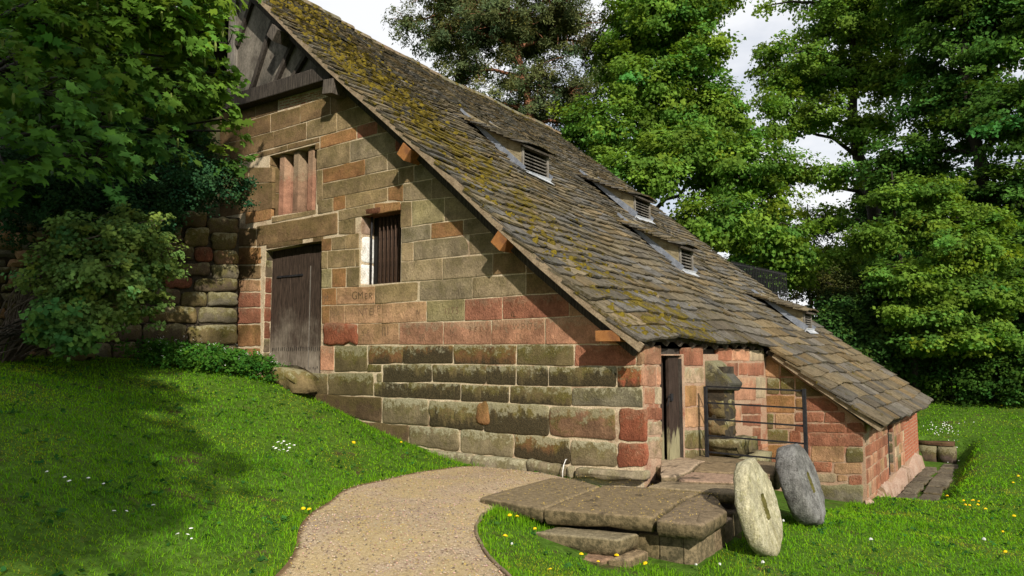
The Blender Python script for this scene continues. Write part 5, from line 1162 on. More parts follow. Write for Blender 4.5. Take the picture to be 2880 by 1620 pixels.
bl = block((-8.95, -3.1, 1.62), (.5, .42, .3), 'M', None, 'boulder', r=.12, jit=.03); tag(bl, 'mossy squared stone lying at the foot of the retaining wall', 'boulder')
# =============================== MILL RACE ==========================================
rc = empty('race_wall', (2.3, 14.3, -1.2), 'low brown stone end wall closing the sunken mill race', 'low wall')
for k in range(2): block((1.85+k*.46, 14.3, -1.15), (.455, .35, .5), 'u', rc, r=.03)
block((2.05, 14.33, -.84), (.9, .36, .12), 'D', rc, r=.03)
rs_ = empty('race_floor', (2.4, 10, -1.5), 'flat wet slabs lining the floor of the sunken mill race', 'paving')
for x0, x1 in ((1.88, 2.2), (2.24, 2.6)):
    y = 7.7+rng.uniform(-.2, .2)
    while y < 13.7:
        L = rng.uniform(.5, .95); slab([(x0+rng.normal(0, .02), y), (x1+rng.normal(0, .03), y+rng.normal(0, .05)), (x1+rng.normal(0, .03), y+L-.03), (x0, y+L-.03)], -1.31+rng.normal(0, .02), .1, 'slab', rs_, tuple(np.array([.14, .118, .082])*rng.uniform(.75, 1.25))); y += L

# =============================== PLANTS ==============================================
def leaf_mat(name, base, var=.35, trans=.4, gloss=.12):
    m, t = material(name); at = t.n('ShaderNodeAttribute', attribute_name='tint')
    col = t.mix(1., at.outputs['Color'], base, 'MULTIPLY')
    d = t.n('ShaderNodeBsdfDiffuse', {0: col}); tr = t.n('ShaderNodeBsdfTranslucent', {0: t.mix(1., col, (1.25, 1.15, .5), 'MULTIPLY')}); g = t.n('ShaderNodeBsdfGlossy', {0: (.5, .55, .5, 1), 1: .45})
    a = t.n('ShaderNodeMixShader', {0: trans, 1: d.outputs[0], 2: tr.outputs[0]}); fr = t.n('ShaderNodeLayerWeight', {0: .12}).outputs[0]
    b = t.n('ShaderNodeMixShader', {0: t.m('MULTIPLY', fr, gloss), 1: a.outputs[0], 2: g.outputs[0]}); t.n('ShaderNodeOutputMaterial', {0: b.outputs[0]}); return m
def basis(N):
    N = N/np.linalg.norm(N, axis=1, keepdims=True); r = rng.normal(size=N.shape); X = np.cross(N, r); X /= np.linalg.norm(X, axis=1, keepdims=True); return N, X, np.cross(N, X)
QUAD = (np.array([(0, 0, 0), (.42, .45, .06), (0, 1, -.05), (-.42, .45, .06)]), np.array([(0, 1, 2, 3)]))
LONG = (np.array([(0, 0, 0), (.16, .4, .02), (0, 1, 0), (-.16, .4, .02)]), np.array([(0, 1, 2, 3)]))
# five-lobed sycamore leaf, 9 triangles
_l = [(0, 0, 0), (.30, .02, -.03), (.52, .18, -.07), (.30, .34, .0), (.56, .62, -.08), (.20, .60, .02), (0, 1.0, -.09), (-.20, .60, .02), (-.56, .62, -.08), (-.30, .34, .0), (-.52, .18, -.07), (-.30, .02, -.03), (0, .38, .05)]
LOBED = (np.array(_l), np.array([(12, i, i+1) for i in range(0, 11)]+[(12, 11, 0)]))
def leaves(P, N, size, shape=QUAD, tint=None):
    """leaf faces at points P facing N"""
    S, Fc = shape; n = len(P); N, X, Y = basis(N); size = np.broadcast_to(size, n)
    V = P[:, None]+size[:, None, None]*(S[None, :, :1]*X[:, None]+S[None, :, 1:2]*Y[:, None]+S[None, :, 2:]*N[:, None])
    F = (np.arange(n)[:, None, None]*len(S)+Fc[None]).reshape(-1, Fc.shape[1])
    if tint is None: tint = np.ones((n, 3))
    A = np.repeat(np.c_[tint, np.ones(n)], len(S), 0)
    return V.reshape(-1, 3), F, A
def tips_in(blobs, n, shell=.5):
    B = np.array(blobs, float); wgt = B[:, 3]**2*B[:, 4]**.6; k = rng.choice(len(B), n, p=wgt/wgt.sum())
    d = rng.normal(size=(n, 3)); d /= np.linalg.norm(d, axis=1, keepdims=True); r = (shell+(1-shell)*rng.random(n))[:, None]
    lump = 1+.28*np.sin(d[:, :1]*5+k[:, None])*np.sin(d[:, 1:2]*4.3+2*k[:, None])
    return B[k, :3]+d*r*lump*np.c_[B[k, 3], B[k, 3], B[k, 4]], d, k
def spray(T, D, per, rad, flat, up):
    n = len(T); off = rng.normal(size=(n, per, 3)); off /= np.linalg.norm(off, axis=2, keepdims=True); off *= (rng.random((n, per, 1))**.5)*rad*rng.uniform(.6, 1.3, (n, 1, 1)); off[..., 2] *= flat
    off[..., 2] -= (off[..., 0]**2+off[..., 1]**2)*.25/max(rad, .1)
    N = np.array([0, 0, up*.6])+D[:, None]*.65+rng.normal(0, .42, (n, per, 3)); return (T[:, None]+off).reshape(-1, 3), N.reshape(-1, 3)
def tinting(n, per, var):
    a = np.repeat(rng.normal(1, var, (n, 1)), per, 0)*rng.normal(1, var*.6, (n*per, 1)); hue = np.repeat(rng.normal(0, .12, (n, 1)), per, 0)
    return np.clip(np.c_[a*(1+hue), a, a*(1-hue)], .25, 2.2)
def limb_path(p, q, k=6, wob=.12, lift=.2):
    p, q = np.array(p, float), np.array(q, float); t_ = np.linspace(0, 1, k)[:, None]; L = np.linalg.norm(q-p); pts = p+(q-p)*t_
    pts[:, 2] += np.sin(t_[:, 0]*math.pi)*L*lift*.5; pts[1:-1] += rng.normal(0, wob*L/k, (k-2, 3)); return pts
def tree(name, label, cat, base, trunk, blobs, mats, tips, per, leaf, rad, flat=.4, up=1., shell=.5, shape=QUAD, var=.2, tr=.3, group=None, sub=.5, limbmax=.1):
    x, y = base; z = float(ground(x, y))-.15; t0 = empty(name, (x, y, z), label, cat, group)
    Pt = np.array([(x, y, z)]+[tuple(q) for q in trunk]); k = len(Pt); q = np.linspace(0, 1, k*4); s_ = np.linspace(0, 1, k)
    Pt = np.c_[[np.interp(q, s_, Pt[:, i]) for i in range(3)]].T; Pt[1:-1] += rng.normal(0, tr*.18, (len(Pt)-2, 3))*np.array([1, 1, 0])
    b = MB(); b.tube(Pt, tr*(1-.78*q), 9)
    T, D, kb = tips_in(blobs, tips, shell); nodes = []
    for i, B in enumerate(blobs):
        c = np.array(B[:3]); cand_ = Pt[(Pt[:, 2] < c[2]-.1*B[3]) & (np.arange(len(Pt)) > 2)]
        s0 = cand_[np.argmin(np.linalg.norm(cand_-c, axis=1))] if len(cand_) else Pt[len(Pt)//2]
        L = limb_path(s0, c, 7); b.tube(L, np.linspace(min(limbmax, .2*tr+.018*np.linalg.norm(c-s0)), .025, 7), 6, cap=False); nodes.append(L[2:])
    for i in np.nonzero(rng.random(tips) < sub)[0]:
        nd = nodes[kb[i]]; s0 = nd[np.argmin(np.linalg.norm(nd-T[i], axis=1))]; L = limb_path(s0, T[i], 4, .2, .15); b.tube(L, np.linspace(.03, .008, 4), 4, cap=False)
    b.build('trunk', mats[1], t0, smooth=True)
    P, N = spray(T, D, per, rad, flat, up); V, F, A_ = leaves(P, N, leaf*rng.uniform(.65, 1.25, len(P)), shape, tinting(tips, per, var))
    add('crown', V, F, mats[0], t0, attr=A_); return t0
M['bark'] = simple('grey_brown_bark', (.045, .037, .028), (.11, .092, .07), 7, stretch=(4, 4, 1), bump=.9)
M['bark_dark'] = simple('dark_ivied_bark', (.018, .016, .012), (.05, .042, .03), 7, stretch=(4, 4, 1), bump=.9)
M['bark_pine'] = simple('orange_pine_bark', (.20, .085, .045), (.33, .15, .085), 7, stretch=(3, 3, 1), c3=(.08, .05, .035), bump=.9)
M['twig'] = simple('bare_twig', (.12, .09, .07), (.2, .16, .13), 9, bump=.2)
LM = {'pine': leaf_mat('pine_needles', (.10, .125, .05), trans=.25), 'syc': leaf_mat('sycamore_leaves', (.15, .27, .042), trans=.45), 'big': leaf_mat('young_sycamore_leaves', (.16, .275, .045), trans=.45),
 'dark': leaf_mat('deep_green_leaves', (.075, .16, .028), trans=.4), 'young': leaf_mat('fresh_maple_leaves', (.145, .255, .038), trans=.45), 'thin': leaf_mat('small_thin_leaves', (.07, .13, .025), trans=.3), 'brown': leaf_mat('olive_leaves', (.06, .07, .02), trans=.25),
 'laurel': leaf_mat('laurel_leaves', (.045, .10, .02), trans=.15, gloss=.4), 'hedge': leaf_mat('hedge_leaves', (.04, .09, .014), trans=.15, gloss=.25), 'near': leaf_mat('broad_sycamore_leaves', (.075, .165, .032), trans=.45), 'privet': leaf_mat('privet_leaves', (.03, .08, .032), trans=.2, gloss=.3),
 'shrub': leaf_mat('pale_shrub_leaves', (.15, .24, .06), trans=.35), 'ivy': leaf_mat('ivy_leaves', (.09, .2, .045), trans=.25, gloss=.2), 'herb': leaf_mat('herb_leaves', (.055, .15, .02), trans=.35), 'grass': leaf_mat('grass_blades', (.17, .37, .014), trans=.42, gloss=.03)}
def up_to(p, n=4, spread=0): return p
tree('scots_pine', 'tall dark pine with an orange trunk behind the ridge', 'pine tree', (-11.8, 16.6), [(-12.3, 16.2, 9.), (-12.51, 16.07, 11.59), (-12.85, 15.82, 13.87), (-13.2, 15.58, 16.2)], PINE, (LM['pine'], M['bark_pine']), 1500, 80, .17, .38, .75, .6, .25, LONG, .22, .30, sub=.75)
tree('sycamore_tree', 'bright green sycamore rising behind the far end of the roof', 'tree', (-8.6, 20.5), [(-8.9, 20.3, 6), (-9.4, 20., 10), (-9.8, 19.8, 15)], SYC, (LM['syc'], M['bark_dark']), 1500, 100, .155, .6, .48, .9, .4, QUAD, .2, .32, sub=.6)
tree('tall_sycamore', 'tall open sycamore with a long bare side limb against the sky', 'tree', (-.4, 27), [(-.82, 26.78, 6.8), (-1.72, 26.14, 12.2), (-1.47, 26.32, 15.1), (-1.9, 26.3, 19)], BIGS, (LM['big'], M['bark_dark']), 900, 95, .155, .58, .46, .9, .35, QUAD, .2, .38, sub=.8)
tree('dark_ash_tree', 'dense dark tree filling the upper right behind the lawn', 'tree', (3.6, 22.5), [(3.4, 22.6, 6), (3.0, 22.5, 11), (2.8, 22.4, 16)], DARK, (LM['dark'], M['bark_dark']), 1250, 95, .16, .6, .4, 1., .35, QUAD, .25, .36, sub=.4)
tree('young_maple', 'light green young maple in layered sprays before the dark tree', 'tree', (1.2, 18.6), [(1.1, 18.5, 3), (.9, 18.3, 5.6), (.8, 18.3, 7.8)], YOUNG, (LM['young'], M['bark_dark']), 600, 85, .125, .45, .4, 1., .35, QUAD, .2, .12, sub=.5)
tree('thin_birch', 'slender half bare tree showing the sky through its twigs', 'tree', (-4.3, 28.5), [(-4.3, 28.4, 4), (-4.2, 28.3, 9)], THIN, (LM['thin'], M['bark']), 260, 26, .09, .5, .6, .4, .1, QUAD, .2, .12, sub=1.)
tree('olive_bush', 'dull olive bush above the end of the mill roof', 'bush', (-3.2, 24), [(-3.2, 24, 2.5)], BROWN, (LM['brown'], M['bark']), 130, 60, .09, .4, .6, .6, .3, QUAD, .2, .1, sub=.2)
tree('laurel_bush', 'glossy dark laurel bush beside the lower roof', 'bush', (-.6, 20.3), [(-.6, 20.3, 1.6)], LAUREL, (LM['laurel'], M['bark_dark']), 330, 70, .13, .4, .7, .8, .4, QUAD, .2, .1, sub=.1)
for i, (B_, lb_) in enumerate([(BACKD[:2], 'dark evergreen mass beyond the olive bush'), (BACKD[2:3], 'dark evergreen mass behind the young maple'), (BACKD[3:4], 'dark evergreen tree beyond the far roof end'), (BACKD[4:5], 'dark evergreen mass at the right edge behind the hedge'), (BACKD[5:6], 'dark evergreen tree between the two tall sycamores'), (BACKD[6:7], 'low dark holly mass above the right part of the hedge'), (BACKD[7:8], 'low dark holly mass above the middle of the hedge'), (BACKD[8:], 'low dark holly mass above the laurel bush')]):
    c = np.array(B_).mean(0); tree('evergreen_tree', lb_, 'tree', (c[0], c[1]), [(c[0], c[1], c[2])], B_, (LM['hedge'], M['bark_dark']), 260*len(B_), 60, .22, .7, .6, .8, .5, QUAD, .2, .2, group='dark evergreens behind the lawn', sub=.1)
# hedge along the lawn
H0, H1 = np.array([-1.2, 19.8]), np.array([12.5, 18.6])
hd = empty('hedge', (2.5, 19.4, .4), 'long dark clipped hedge along the far edge of the lawn', 'hedge')
n = 2600; u = rng.random(n); dp = rng.uniform(-.9, .9, n); P = H0+(H1-H0)*u[:, None]+np.c_[np.zeros(n), dp]; hh = 2.2+.35*np.sin(u*31)+.25*np.sin(u*77+1)-.5*dp**2+.25*np.maximum(0, u-.3)*2
f = rng.random(n)**.6; T = np.c_[P, ground(P[:, 0], P[:, 1])+hh*f]; T[:, 1] -= .35*np.sin(f*3.1)*(dp < 0); Dn = np.c_[np.zeros(n), np.sign(dp)*.8, (f-.5)]
P, N = spray(T, Dn, 30, .3, .6, .7); V, F, A_ = leaves(P, N, .1*rng.uniform(.7, 1.3, len(P)), QUAD, tinting(n, 30, .22)); add('foliage', V, F, LM['hedge'], hd, attr=A_)
b = MB()
for k in range(26):
    p = H0+(H1-H0)*(k+.5)/26; z = float(ground(*p)); b.tube(limb_path((p[0], p[1], z-.1), (p[0]+rng.normal(0, .2), p[1], z+1.6), 5), np.linspace(.05, .015, 5), 5)
b.build('stems', M['bark_dark'], hd)
# black fence beyond the roof, stakes in the hedge
fn = empty('black_fence', (-2.7, 15.7, 0), 'black upright bar fence beyond the lower mill roof', 'fence')
a_, e_ = np.array([-3.7, 15.0]), np.array([-2.2, 16.0]); 
for k in range(36):
    p = a_+(e_-a_)*k/35; zt_ = 4.72-.42*k/35; b = MB(); b.box((p[0], p[1], (zt_+.2)/2), (.025, .025, zt_-.2)); b.build('bar', M['iron'], fn)
for dz in (-.06, -.75): b = MB(); b.beam((*a_, 4.7+dz), (*e_, 4.3+dz), .03, .045); b.build('rail', M['iron'], fn)
for k, (x, y, h, lb_) in enumerate([(2.11, 19.7, 2.75, 'taller bare wooden stake standing in the hedge'), (1.75, 19.7, 2.45, 'shorter bare wooden stake standing in the hedge')]):
    b = MB(); z = float(ground(x, y)); b.tube([(x, y, z-.1), (x+.02, y, z+h)], .03, 6); tag(b.build('stake', M['oak_grey'], smooth=True), lb_, 'stake', 'wooden stakes in the hedge')

# ---- left bank: sycamore, shrubs ----------------------------------------------------
x, y = -13.2, -4.6; z = float(ground(x, y)); ns = empty('broad_sycamore', (x, y, z), 'big sycamore leaning over the retaining wall with broad lobed leaves', 'tree')
b = MB(); b.tube(limb_path((x, y, z-.2), (-12.4, -4.2, 10), 7, .05, 0), np.linspace(.32, .16, 7), 9); nodes = []
for B in NEAR:
    c = np.array(B[:3]); s0 = np.array([x+.8*(c[2]-z)/8+.2, y+.1, np.clip(c[2]-.8, z+.5, 9)]); L = limb_path(s0, c, 8, .1, .15); b.tube(L, np.linspace(.07, .014, 8), 6, cap=False); nodes.append(L[3:])
T, Dn, kb = tips_in(NEAR, 560, .25)
for i in range(560):
    if rng.random() < .6: nd = nodes[kb[i]]; s0 = nd[np.argmin(np.linalg.norm(nd-T[i], axis=1))]; b.tube(limb_path(s0, T[i], 4, .2, .1), np.linspace(.012, .004, 4), 4, cap=False)
b.build('trunk', M['bark_dark'], ns, smooth=True)
P, N = spray(T, Dn, 13, .26, .45, 1.3); N += np.array([.5, -.25, 0]); n = len(P); tn = tinting(560, 13, .18)
hi = np.clip((P[:, 2]-4.5)/2.5, 0, 1)[:, None]; tn = tn*(1+np.array([.75, .45, -.1])*hi)  # sunlit look of the crown top put into the upper leaves' tint
sz = .15*rng.uniform(.6, 1.25, n)
# the leaves nearest the camera are single objects, the rest one part
dcam = np.linalg.norm(P-CAM, axis=1)+4*(np.abs((P-CAM)@np.array([.82, .58, 0])/((P-CAM)@np.array([-.58, .82, .09]))) > .72); order = np.argsort(dcam-sz*6+rng.normal(0, .5, n)); ne, rest = order[:300], order[300:]
V, F, A_ = leaves(P[rest], N[rest], sz[rest], LOBED, tn[rest]); cr = add('crown', V, F, LM['near'], ns, attr=A_, smooth=True); cr['kind'] = 'stuff'
lm = []
for k in range(6):
    q = 1+.12*k-.3; lm.append(mesh('leaf', LOBED[0]*.165*np.array([1, 1, 1+.6*k/5]), LOBED[1], np.tile((.95*q, q, .9, 1), (13, 1)), True)); lm[-1].materials.append(LM['near'])
Nn, Xn, Yn = basis(N[ne])
for i in range(300):
    o = bpy.data.objects.new('leaf', lm[i % 6]); place(o, P[ne[i]], cr); Mx = Matrix(np.c_[Xn[i], Yn[i], Nn[i]].tolist()).to_4x4(); o.rotation_euler = Mx.to_euler(); s_ = sz[ne[i]]/.165; o.scale = (s_, s_, s_)
# hanging flower tassels
b = MB()
for i in rng.choice(560, 90, replace=False):
    if T[i][2] > 4.2:
        p = T[i]+np.array([rng.normal(0, .1), rng.normal(0, .1), -.02]); b.tube([p, p+(.01, 0, -.07), p+(.0, .01, -.15)], [.012, .022, .006], 5)
m, t = material('sycamore_tassels'); t.out((.16, .2, .05), .9, None, .1); M['tassel'] = m; tag(b.build('flower_tassels', M['tassel'], ns), kind='stuff')
def bush(name, label, cat, base, blobs, mat, tips, per, leaf, rad, flat, up, shell, shape=QUAD, var=.2, twig='bark_dark', sub=.4, cam_n=0.3):
    x, y = base; z = float(ground(x, y)); t0 = empty(name, (x, y, z), label, cat); T, D, kb = tips_in(blobs, tips, shell); b = MB()
    for i in range(tips):
        if rng.random() < sub: b.tube(limb_path((x+rng.normal(0, .12), y+rng.normal(0, .12), z-.05), T[i], 6, .12, .25), np.linspace(.016, .004, 6), 4, cap=False)
    if b.V: b.build('stems', M[twig], t0)
    P, N = spray(T, D, per, rad, flat, up); N += np.array([.6, -.5, 0])*cam_n; V, F, A_ = leaves(P, N, leaf*rng.uniform(.6, 1.3, len(P)), shape, tinting(tips, per, var)); add('foliage', V, F, mat, t0, attr=A_); return t0
bush('dark_privet', 'dark blue-green privet bush spilling over the top of the retaining wall', 'bush', (-10.2, -2.6), PRIVET, LM['privet'], 800, 45, .05, .2, .7, .7, .45, var=.22, sub=.15)
bush('pale_shrub', 'pale green loose shrub growing against the retaining wall', 'shrub', (-9.0, -4.2), SHRUB, LM['shrub'], 700, 26, .07, .15, .55, 1., .35, var=.22, twig='twig', sub=.35, cam_n=.6)
bush('ground_ivy', 'broad ivy mound at the foot of the pale shrub', 'ivy', (-8.6, -4.9), IVY, LM['ivy'], 120, 14, .09, .12, .6, .8, .5, var=.18, sub=.1, cam_n=.9)
b = MB()
for k in range(9): p = np.array([-8.55+rng.normal(0, .15), -3.9+rng.normal(0, .3), 1.55]); b.tube(limb_path(p, p+np.array([rng.uniform(.1, .5), rng.uniform(0, .9), rng.uniform(.05, .6)]), 6, .15, .2), np.linspace(.012, .004, 6), 4)
tag(b.build('dead_twigs', M['twig'], smooth=True), 'tangle of bare pale twigs between the shrub and the wall', 'twigs', kind='stuff')
for i, B in enumerate(WILD): 
    tree('bank_tree', ['dark tree on the bank behind the top of the sycamore', 'dark tree on the bank beside the gable peak', 'low dark tree on the bank behind the pale shrub', 'dark tree on the bank behind the privet', 'dark tree on the bank beyond the left edge'][i], 'tree', (B[0], B[1]), [(B[0], B[1], B[2])], [B], (LM['dark'], M['bark_dark']), 170, 60, .22, .65, .5, .8, .45, QUAD, .2, .2, group='trees on the bank', sub=.1)
# white flowered herb patch by the door
hb = empty('herb_patch', (-7.7, -1.4, 1.25), 'low patch of green herbs with tiny white flowers beneath the retaining wall', 'plants')
n = 520; q = rng.random((n, 2)); P = np.c_[-8.35+1.55*q[:, 0], -2.3+1.75*q[:, 0]+rng.normal(0, .26, n)]; P[:, 0] += rng.normal(0, .12, n)
P = P[(P[:, 1] < -.18)]; n = len(P); hgt = rng.uniform(.1, .42, n); T = np.c_[P, ground(P[:, 0], P[:, 1])+hgt]
Pp, N = spray(T, np.zeros((n, 3))+.01, 16, .11, .9, .8); N += np.array([.3, -.3, 0]); V, F, A_ = leaves(Pp, N, .052*rng.uniform(.6, 1.3, len(Pp)), QUAD, tinting(n, 16, .2)); tag(add('foliage', V, F, LM['herb'], hb, attr=A_), kind='stuff')
k = rng.choice(n, 130, replace=False); Pw = np.repeat(T[k]+np.array([0, 0, .1]), 4, 0)+rng.normal(0, .012, (520, 3)); V, F, A_ = leaves(Pw, np.array([0, 0, 1.])+rng.normal(0, .4, (520, 3)), .02, QUAD)
m, t = material('white_petals'); t.out((.8, .8, .76), .8, None, .1); M['petal'] = m; tag(add('flowers', V, F, M['petal'], hb), kind='stuff')
# clump of strap leaves at the left edge
cg = empty('strap_leaf_clump', (-9.3, -4.95, 1.5), 'clump of long arching strap leaves at the left edge of the lawn', 'plant')
def blades(P, h, wd, lean, tint, nseg=3):
    n = len(P); a = rng.random(n)*2*math.pi; d = np.c_[np.cos(a), np.sin(a), np.zeros(n)]; s = np.c_[-np.sin(a), np.cos(a), np.zeros(n)]; V = []; 
    for k in range(nseg):
        f = k/nseg; c = P+np.array([0, 0, 1.])*(h*(f-.18*lean*f*f))[:, None]+d*(h*lean*f*f)[:, None]; w_ = (wd*(1-f*.55))[:, None]*.5; V += [c-s*w_, c+s*w_]
    V.append(P+np.array([0, 0, 1.])*(h*(1-.18*lean*1.6))[:, None]+d*(h*lean)[:, None]); m_ = 2*nseg+1; V = np.stack(V, 1).reshape(-1, 3); o = np.arange(n)[:, None]*m_; F = []
    for k in range(nseg-1): F += [o+np.array([2*k, 2*k+1, 2*k+3]), o+np.array([2*k, 2*k+3, 2*k+2])]
    F.append(o+np.array([2*nseg-2, 2*nseg-1, 2*nseg])); return V, np.concatenate(F), np.repeat(np.c_[tint, np.ones(n)], m_, 0)
n = 420; P = np.c_[-9.25+rng.normal(0, .32, n), -4.95+rng.normal(0, .3, n)]; P = np.c_[P, ground(P[:, 0], P[:, 1])-.02]
V, F, A_ = blades(P, rng.uniform(.3, .62, n), np.full(n, .016), rng.uniform(.3, 1., n), np.clip(rng.normal(1, .2, (n, 1))*np.array([.75, .85, 1.0]), .3, 2)); add('leaves', V, F, LM['grass'], cg, attr=A_)
# =============================== GRASS ===============================================
def scatter(n, xlo, xhi, ylo, yhi):
    P = np.c_[rng.uniform(xlo, xhi, n), rng.uniform(ylo, yhi, n)]; d = P-CAM[:2]; fwd = d@np.array([-.577, .8165]); rt = d@np.array([.8165, .577]); return P[(fwd > 1.6) & (np.abs(rt) < fwd*.9+1.8)]
def on_lawn(P):
    x, y = P.T; ok = ~inside_path(x, y)
    ok &= ~((x > -9.4) & (x < -.0) & (y > -.12) & (y < 14)); ok &= ~((x > -.2) & (x < 1.45) & (y > 1.2) & (y < 6)); ok &= ~((x > -.2) & (x < 1.76) & (y > 5.55) & (y < 13.8)); ok &= ~((x > -.85) & (x < 1.5) & (y > -2.2) & (y < 2.1)); ok &= ~((x > .1) & (x < .95) & (y > -2.78) & (y < -2.2))
    ok &= ~((x > 1.55) & (x < 2.6) & (y > 7.6) & (y < 14.4)); ok &= ((np.c_[x, y]-RP0)@RN > .12) | (y > 15)
    return P[ok]
P = on_lawn(scatter(2800000, -11.5, 8.5, -9, 27)); d = np.linalg.norm(P-CAM[:2], axis=1)
keep = rng.random(len(P)) < np.clip((4.2/d)**1.6, .015, 1)*.92; P = P[keep]; d = d[keep]; n = len(P)
lum = np.sin(P[:, 0]*1.7+P[:, 1]*.9)*np.sin(P[:, 1]*2.1-P[:, 0]*.6)+.6*np.sin(P[:, 0]*4.3+1)*np.sin(P[:, 1]*3.7)+rng.normal(0, .35, n)
dry = (lum > .78) & (rng.random(n) < .75); 
edge = inside_path(P[:, 0]+.12, P[:, 1]) | inside_path(P[:, 0]-.12, P[:, 1]) | inside_path(P[:, 0], P[:, 1]-.12); dry |= edge & (rng.random(n) < .35)
a = np.clip(rng.normal(1, .15, n)*(1+.14*lum), .4, 2)[:, None]; hu = rng.normal(0, .1, (n, 1)); tn = np.c_[a*(1+hu+.12*np.clip(lum, -1, 1)[:, None]), a, a*(1-hu)]; tn[dry] = np.array([2.0, .98, 2.2])*rng.uniform(.7, 1.25, (dry.sum(), 1))
hgt = np.where(dry, .022, .034)*rng.uniform(.6, 1.5, n)*(1+.25*np.clip(lum, -1, .8)*-1)*np.clip(d/7, 1, 2.2)**.3
tall = rng.random(n) < .012; hgt[tall] *= 1.9
P3 = np.c_[P, ground(P[:, 0], P[:, 1])-.004]; V, F, A_ = blades(P3, hgt, .0046*np.clip(d/4, 1, 9), rng.uniform(.35, 1.4, n), tn, 2); print('grass blades', n)
tag(add('lawn_grass', V, F, LM['grass'], attr=A_, origin=(0, 0, 0)), 'mown green grass with dry brown patches', kind='stuff')
# broad weed leaves in the lawn
P = on_lawn(scatter(9000, -10, 6, -9, 9)); P = P[rng.random(len(P)) < .3]; n = len(P); T = np.c_[P, ground(P[:, 0], P[:, 1])+.02]; Pp, N = spray(T, np.zeros((n, 3))+.01, 5, .045, .4, 1.2); V, F, A_ = leaves(Pp, N, .045*rng.uniform(.5, 1.4, len(Pp)), QUAD, tinting(n, 5, .2)*np.array([.8, .85, 1.3])); tag(add('lawn_weeds', V, F, LM['herb'], attr=A_, origin=(0, 0, 0)), 'small broad-leaved weeds in the lawn', kind='stuff')
# taller tufts against walls, platform and path edge
E_ = [np.c_[rng.uniform(1.45, 1.9, 500), rng.uniform(-2.2, 1.2, 500)], np.c_[rng.uniform(-.9, 1.5, 700), -2.45+rng.normal(0, .07, 700)], np.c_[rng.uniform(-7, -2.9, 900), -.22+rng.normal(0, .05, 900)], np.c_[rng.uniform(1.0, 1.9, 500), rng.uniform(5.0, 5.55, 500)], np.c_[rng.uniform(-.9, -.1, 500), -2.55+rng.normal(0, .13, 500)]]
k = rng.integers(20, NS, 5000); E_ += [PA[k[:2800]]+rng.normal(0, .06, (2800, 2)), PB[k[2800:]]+rng.normal(0, .05, (2200, 2))]
P = on_lawn(np.concatenate(E_)); n = len(P); a = np.clip(rng.normal(1, .2, (n, 1)), .4, 2); V, F, A_ = blades(np.c_[P, ground(P[:, 0], P[:, 1])], rng.uniform(.04, .11, n), np.full(n, .006), rng.uniform(.2, 1, n), a*np.array([1, 1, 1.]), 3); tag(add('edge_grass', V, F, LM['grass'], attr=A_, origin=(0, 0, 0)), 'longer grass along the foot of walls and slabs', kind='stuff')
# yellow fallen petals on the path and slabs
n = 14000; k = rng.integers(0, NS-1, n); q = rng.random(n)[:, None]; P = PA[k]*(1-q)+PB[k]*q+rng.normal(0, .05, (n, 2)); w_ = .55+.45*np.sin(P[:, 0]*3.1+P[:, 1]*2)*np.sin(P[:, 1]*2.7); P = P[rng.random(n) < w_]; zq = ground(P[:, 0], P[:, 1])+.028
n2 = 1500; P2 = np.c_[rng.uniform(-.85, 1.45, n2), rng.uniform(-2.35, -.5, n2)]; P = np.r_[P, P2]; zq = np.r_[zq, np.full(n2, .02)]; n = len(P)
V, F, A_ = leaves(np.c_[P, zq], np.array([0, 0, 1.])+rng.normal(0, .25, (n, 3)), (.019*rng.uniform(.5, 1.4, n)), LONG, np.array([.60, .42, .09])*rng.uniform(.6, 1.25, (n, 1)))
m, t = material('fallen_petals'); at = t.n('ShaderNodeAttribute', attribute_name='tint'); t.out(at.outputs['Color'], .9, None, .1); M['petals'] = m; tag(add('fallen_petals', V, F, M['petals'], attr=A_, origin=(0, 0, 0)), 'tiny yellow fallen petals strewn over the path and slabs', kind='stuff')
# loose pebbles on the path
n = 9000; k = rng.integers(25, NS-1, n); q = rng.random(n)[:, None]; P = PA[k]*(1-q)+PB[k]*q+rng.normal(0, .06, (n, 2)); P = P[inside_path(P[:, 0], P[:, 1])]; n = len(P)
OCT = (np.array([(1, 0, 0), (-.9, .1, 0), (0, 1, 0), (.1, -1, 0), (0, 0, .7), (0, 0, -.3)], float), np.array([(0, 2, 4), (2, 1, 4), (1, 3, 4), (3, 0, 4), (2, 0, 5), (1, 2, 5), (3, 1, 5), (0, 3, 5)]))
V, F, A_ = leaves(np.c_[P, ground(P[:, 0], P[:, 1])+.024], np.array([0, 0, 1.])+rng.normal(0, .15, (n, 3)), .0085*rng.uniform(.5, 1.5, n), OCT, np.array([.42, .32, .23])*rng.uniform(.35, 1.5, (n, 1))*(1+rng.normal(0, .08, (n, 3)))); tag(add('loose_pebbles', V, F, M['petals'], attr=A_, origin=(0, 0, 0)), 'loose pebbles lying on the gravel path', kind='stuff')
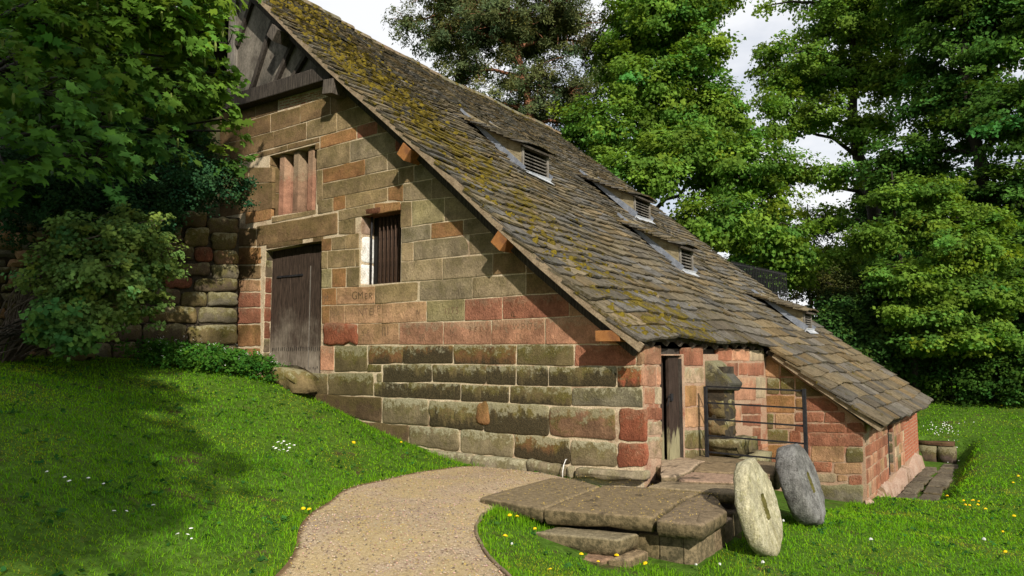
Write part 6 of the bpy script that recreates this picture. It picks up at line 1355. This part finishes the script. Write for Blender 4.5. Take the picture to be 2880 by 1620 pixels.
# =============================== FLOWERS =============================================
m, t = material('dandelion_yellow'); t.out((.8, .52, .01), .7, None, .1); M['yellow'] = m
m, t = material('seed_head'); t.out((.55, .56, .52), .9, None, .1); M['seed'] = m
m, t = material('flower_stem'); t.out((.09, .16, .03), .8, None, .1); M['stem'] = m
def flower(name, label, cat, group, headmat, r, h, rise):
    e = empty(name, (0, 0, 0), label, cat, group); b = MB(); b.tube([(0, 0, -.02), (.004, .003, h)], .003, 4); b.build('stem', M['stem'], e, origin=(0, 0, 0))
    V = []; k = 11
    for rr, zz in ((r, h), (r*.85, h+rise*.6), (r*.4, h+rise)): V += [(rr*(1 if i % 2 else .78)*math.cos(i*2*math.pi/k), rr*(1 if i % 2 else .78)*math.sin(i*2*math.pi/k), zz) for i in range(k)]
    F = [(j*k+i, j*k+(i+1) % k, (j+1)*k+(i+1) % k, (j+1)*k+i) for j in range(2) for i in range(k)]+[tuple(range(k))[::-1], tuple(range(2*k, 3*k))]
    add('flower_head', V, F, headmat, e, origin=(0, 0, 0)); return e
def sow(proto, spots, dz=.0):
    for i, (x, y) in enumerate(spots):
        z = float(ground(x, y))+dz
        if i == 0: o = proto
        else:
            o = proto.copy(); COL.objects.link(o)
            for ch in proto.children: c = ch.copy(); COL.objects.link(c); c.parent = o
        s_ = rng.uniform(.8, 1.25)*np.clip(math.hypot(x-CAM[0], y-CAM[1])/6, 1, 1.5); o.location = (x, y, z); o.rotation_euler = (rng.normal(0, .2), rng.normal(0, .2), rng.uniform(0, 6)); o.scale = (s_, s_, s_)
DANDELIONS[0] = (-.30, -2.62); DANDELIONS[1] = (-.24, -2.58)
sow(flower('dandelion', 'yellow dandelion flowering in the lawn', 'dandelion', 'dandelions in the grass', M['yellow'], .017, .045, .012), DANDELIONS)
sow(flower('daisy', 'small white daisy flowering in the left lawn', 'daisy', 'daisies in the left lawn', M['petal'], .013, .055, .005), DAISIES)
sow(flower('seed_clock', 'pale round seed head standing in the right lawn', 'seed head', 'seed heads in the right lawn', M['seed'], .014, .05, .016), CLOVER)
n = 80; P = np.c_[rng.normal(2.2, .28, n), rng.normal(15.0, .4, n)]; T = np.c_[P, ground(P[:, 0], P[:, 1])+rng.uniform(.05, .3, n)]; V, F, A_ = leaves(T, np.array([.3, -.6, .6])+rng.normal(0, .4, (n, 3)), .03, QUAD)
tag(add('white_wildflowers', V, F, M['petal'], origin=(2.6, 15, -.6)), 'drift of small white wild flowers above the end of the mill race', kind='stuff')
# =============================== TREES BEHIND THE CAMERA =============================
# the trees whose shade lies on the left bank and the top of the gable
for lb_, c, r_ in [('tall lime tree behind the viewer shading the bank', (4.2, -14.2, 14.), 3.3), ('broad lime tree further left behind the viewer', (-3.4, -13.5, 11.), 3.6), ('second tall lime tree behind the viewer', (.2, -16.5, 18.5), 3.4)]:
    Bs = [(c[0], c[1], c[2], r_, r_*1.5), (c[0]-.6, c[1]+.3, c[2]-r_*1.4, r_*.85, r_), (c[0]-.6, c[1]-.6, c[2]+r_*1.2, r_*.7, r_*.8)]+([(5.9, -14.2, 8.6, 2.5, 2.6), (4.2, -14.4, 7.2, 2.2, 2.), (6.9, -14.2, 21.2, 1.9, 2.6), (7.0, -14.6, 8.0, 2.3, 2.4), (5.0, -14.0, 9.5, 2.3, 2.4), (5.8, -14.4, 7.6, 2.3, 2.2)] if c[0] > 4 else [])
    tree('lime_tree', lb_, 'tree', (c[0], c[1]), [(c[0], c[1], c[2]*.6), (c[0], c[1], c[2]+r_)], Bs, (LM['dark'], M['bark']), 2400, 16, .27, .35, .8, .4, .0, QUAD, .2, .4, group='lime trees behind the viewer', sub=.1)
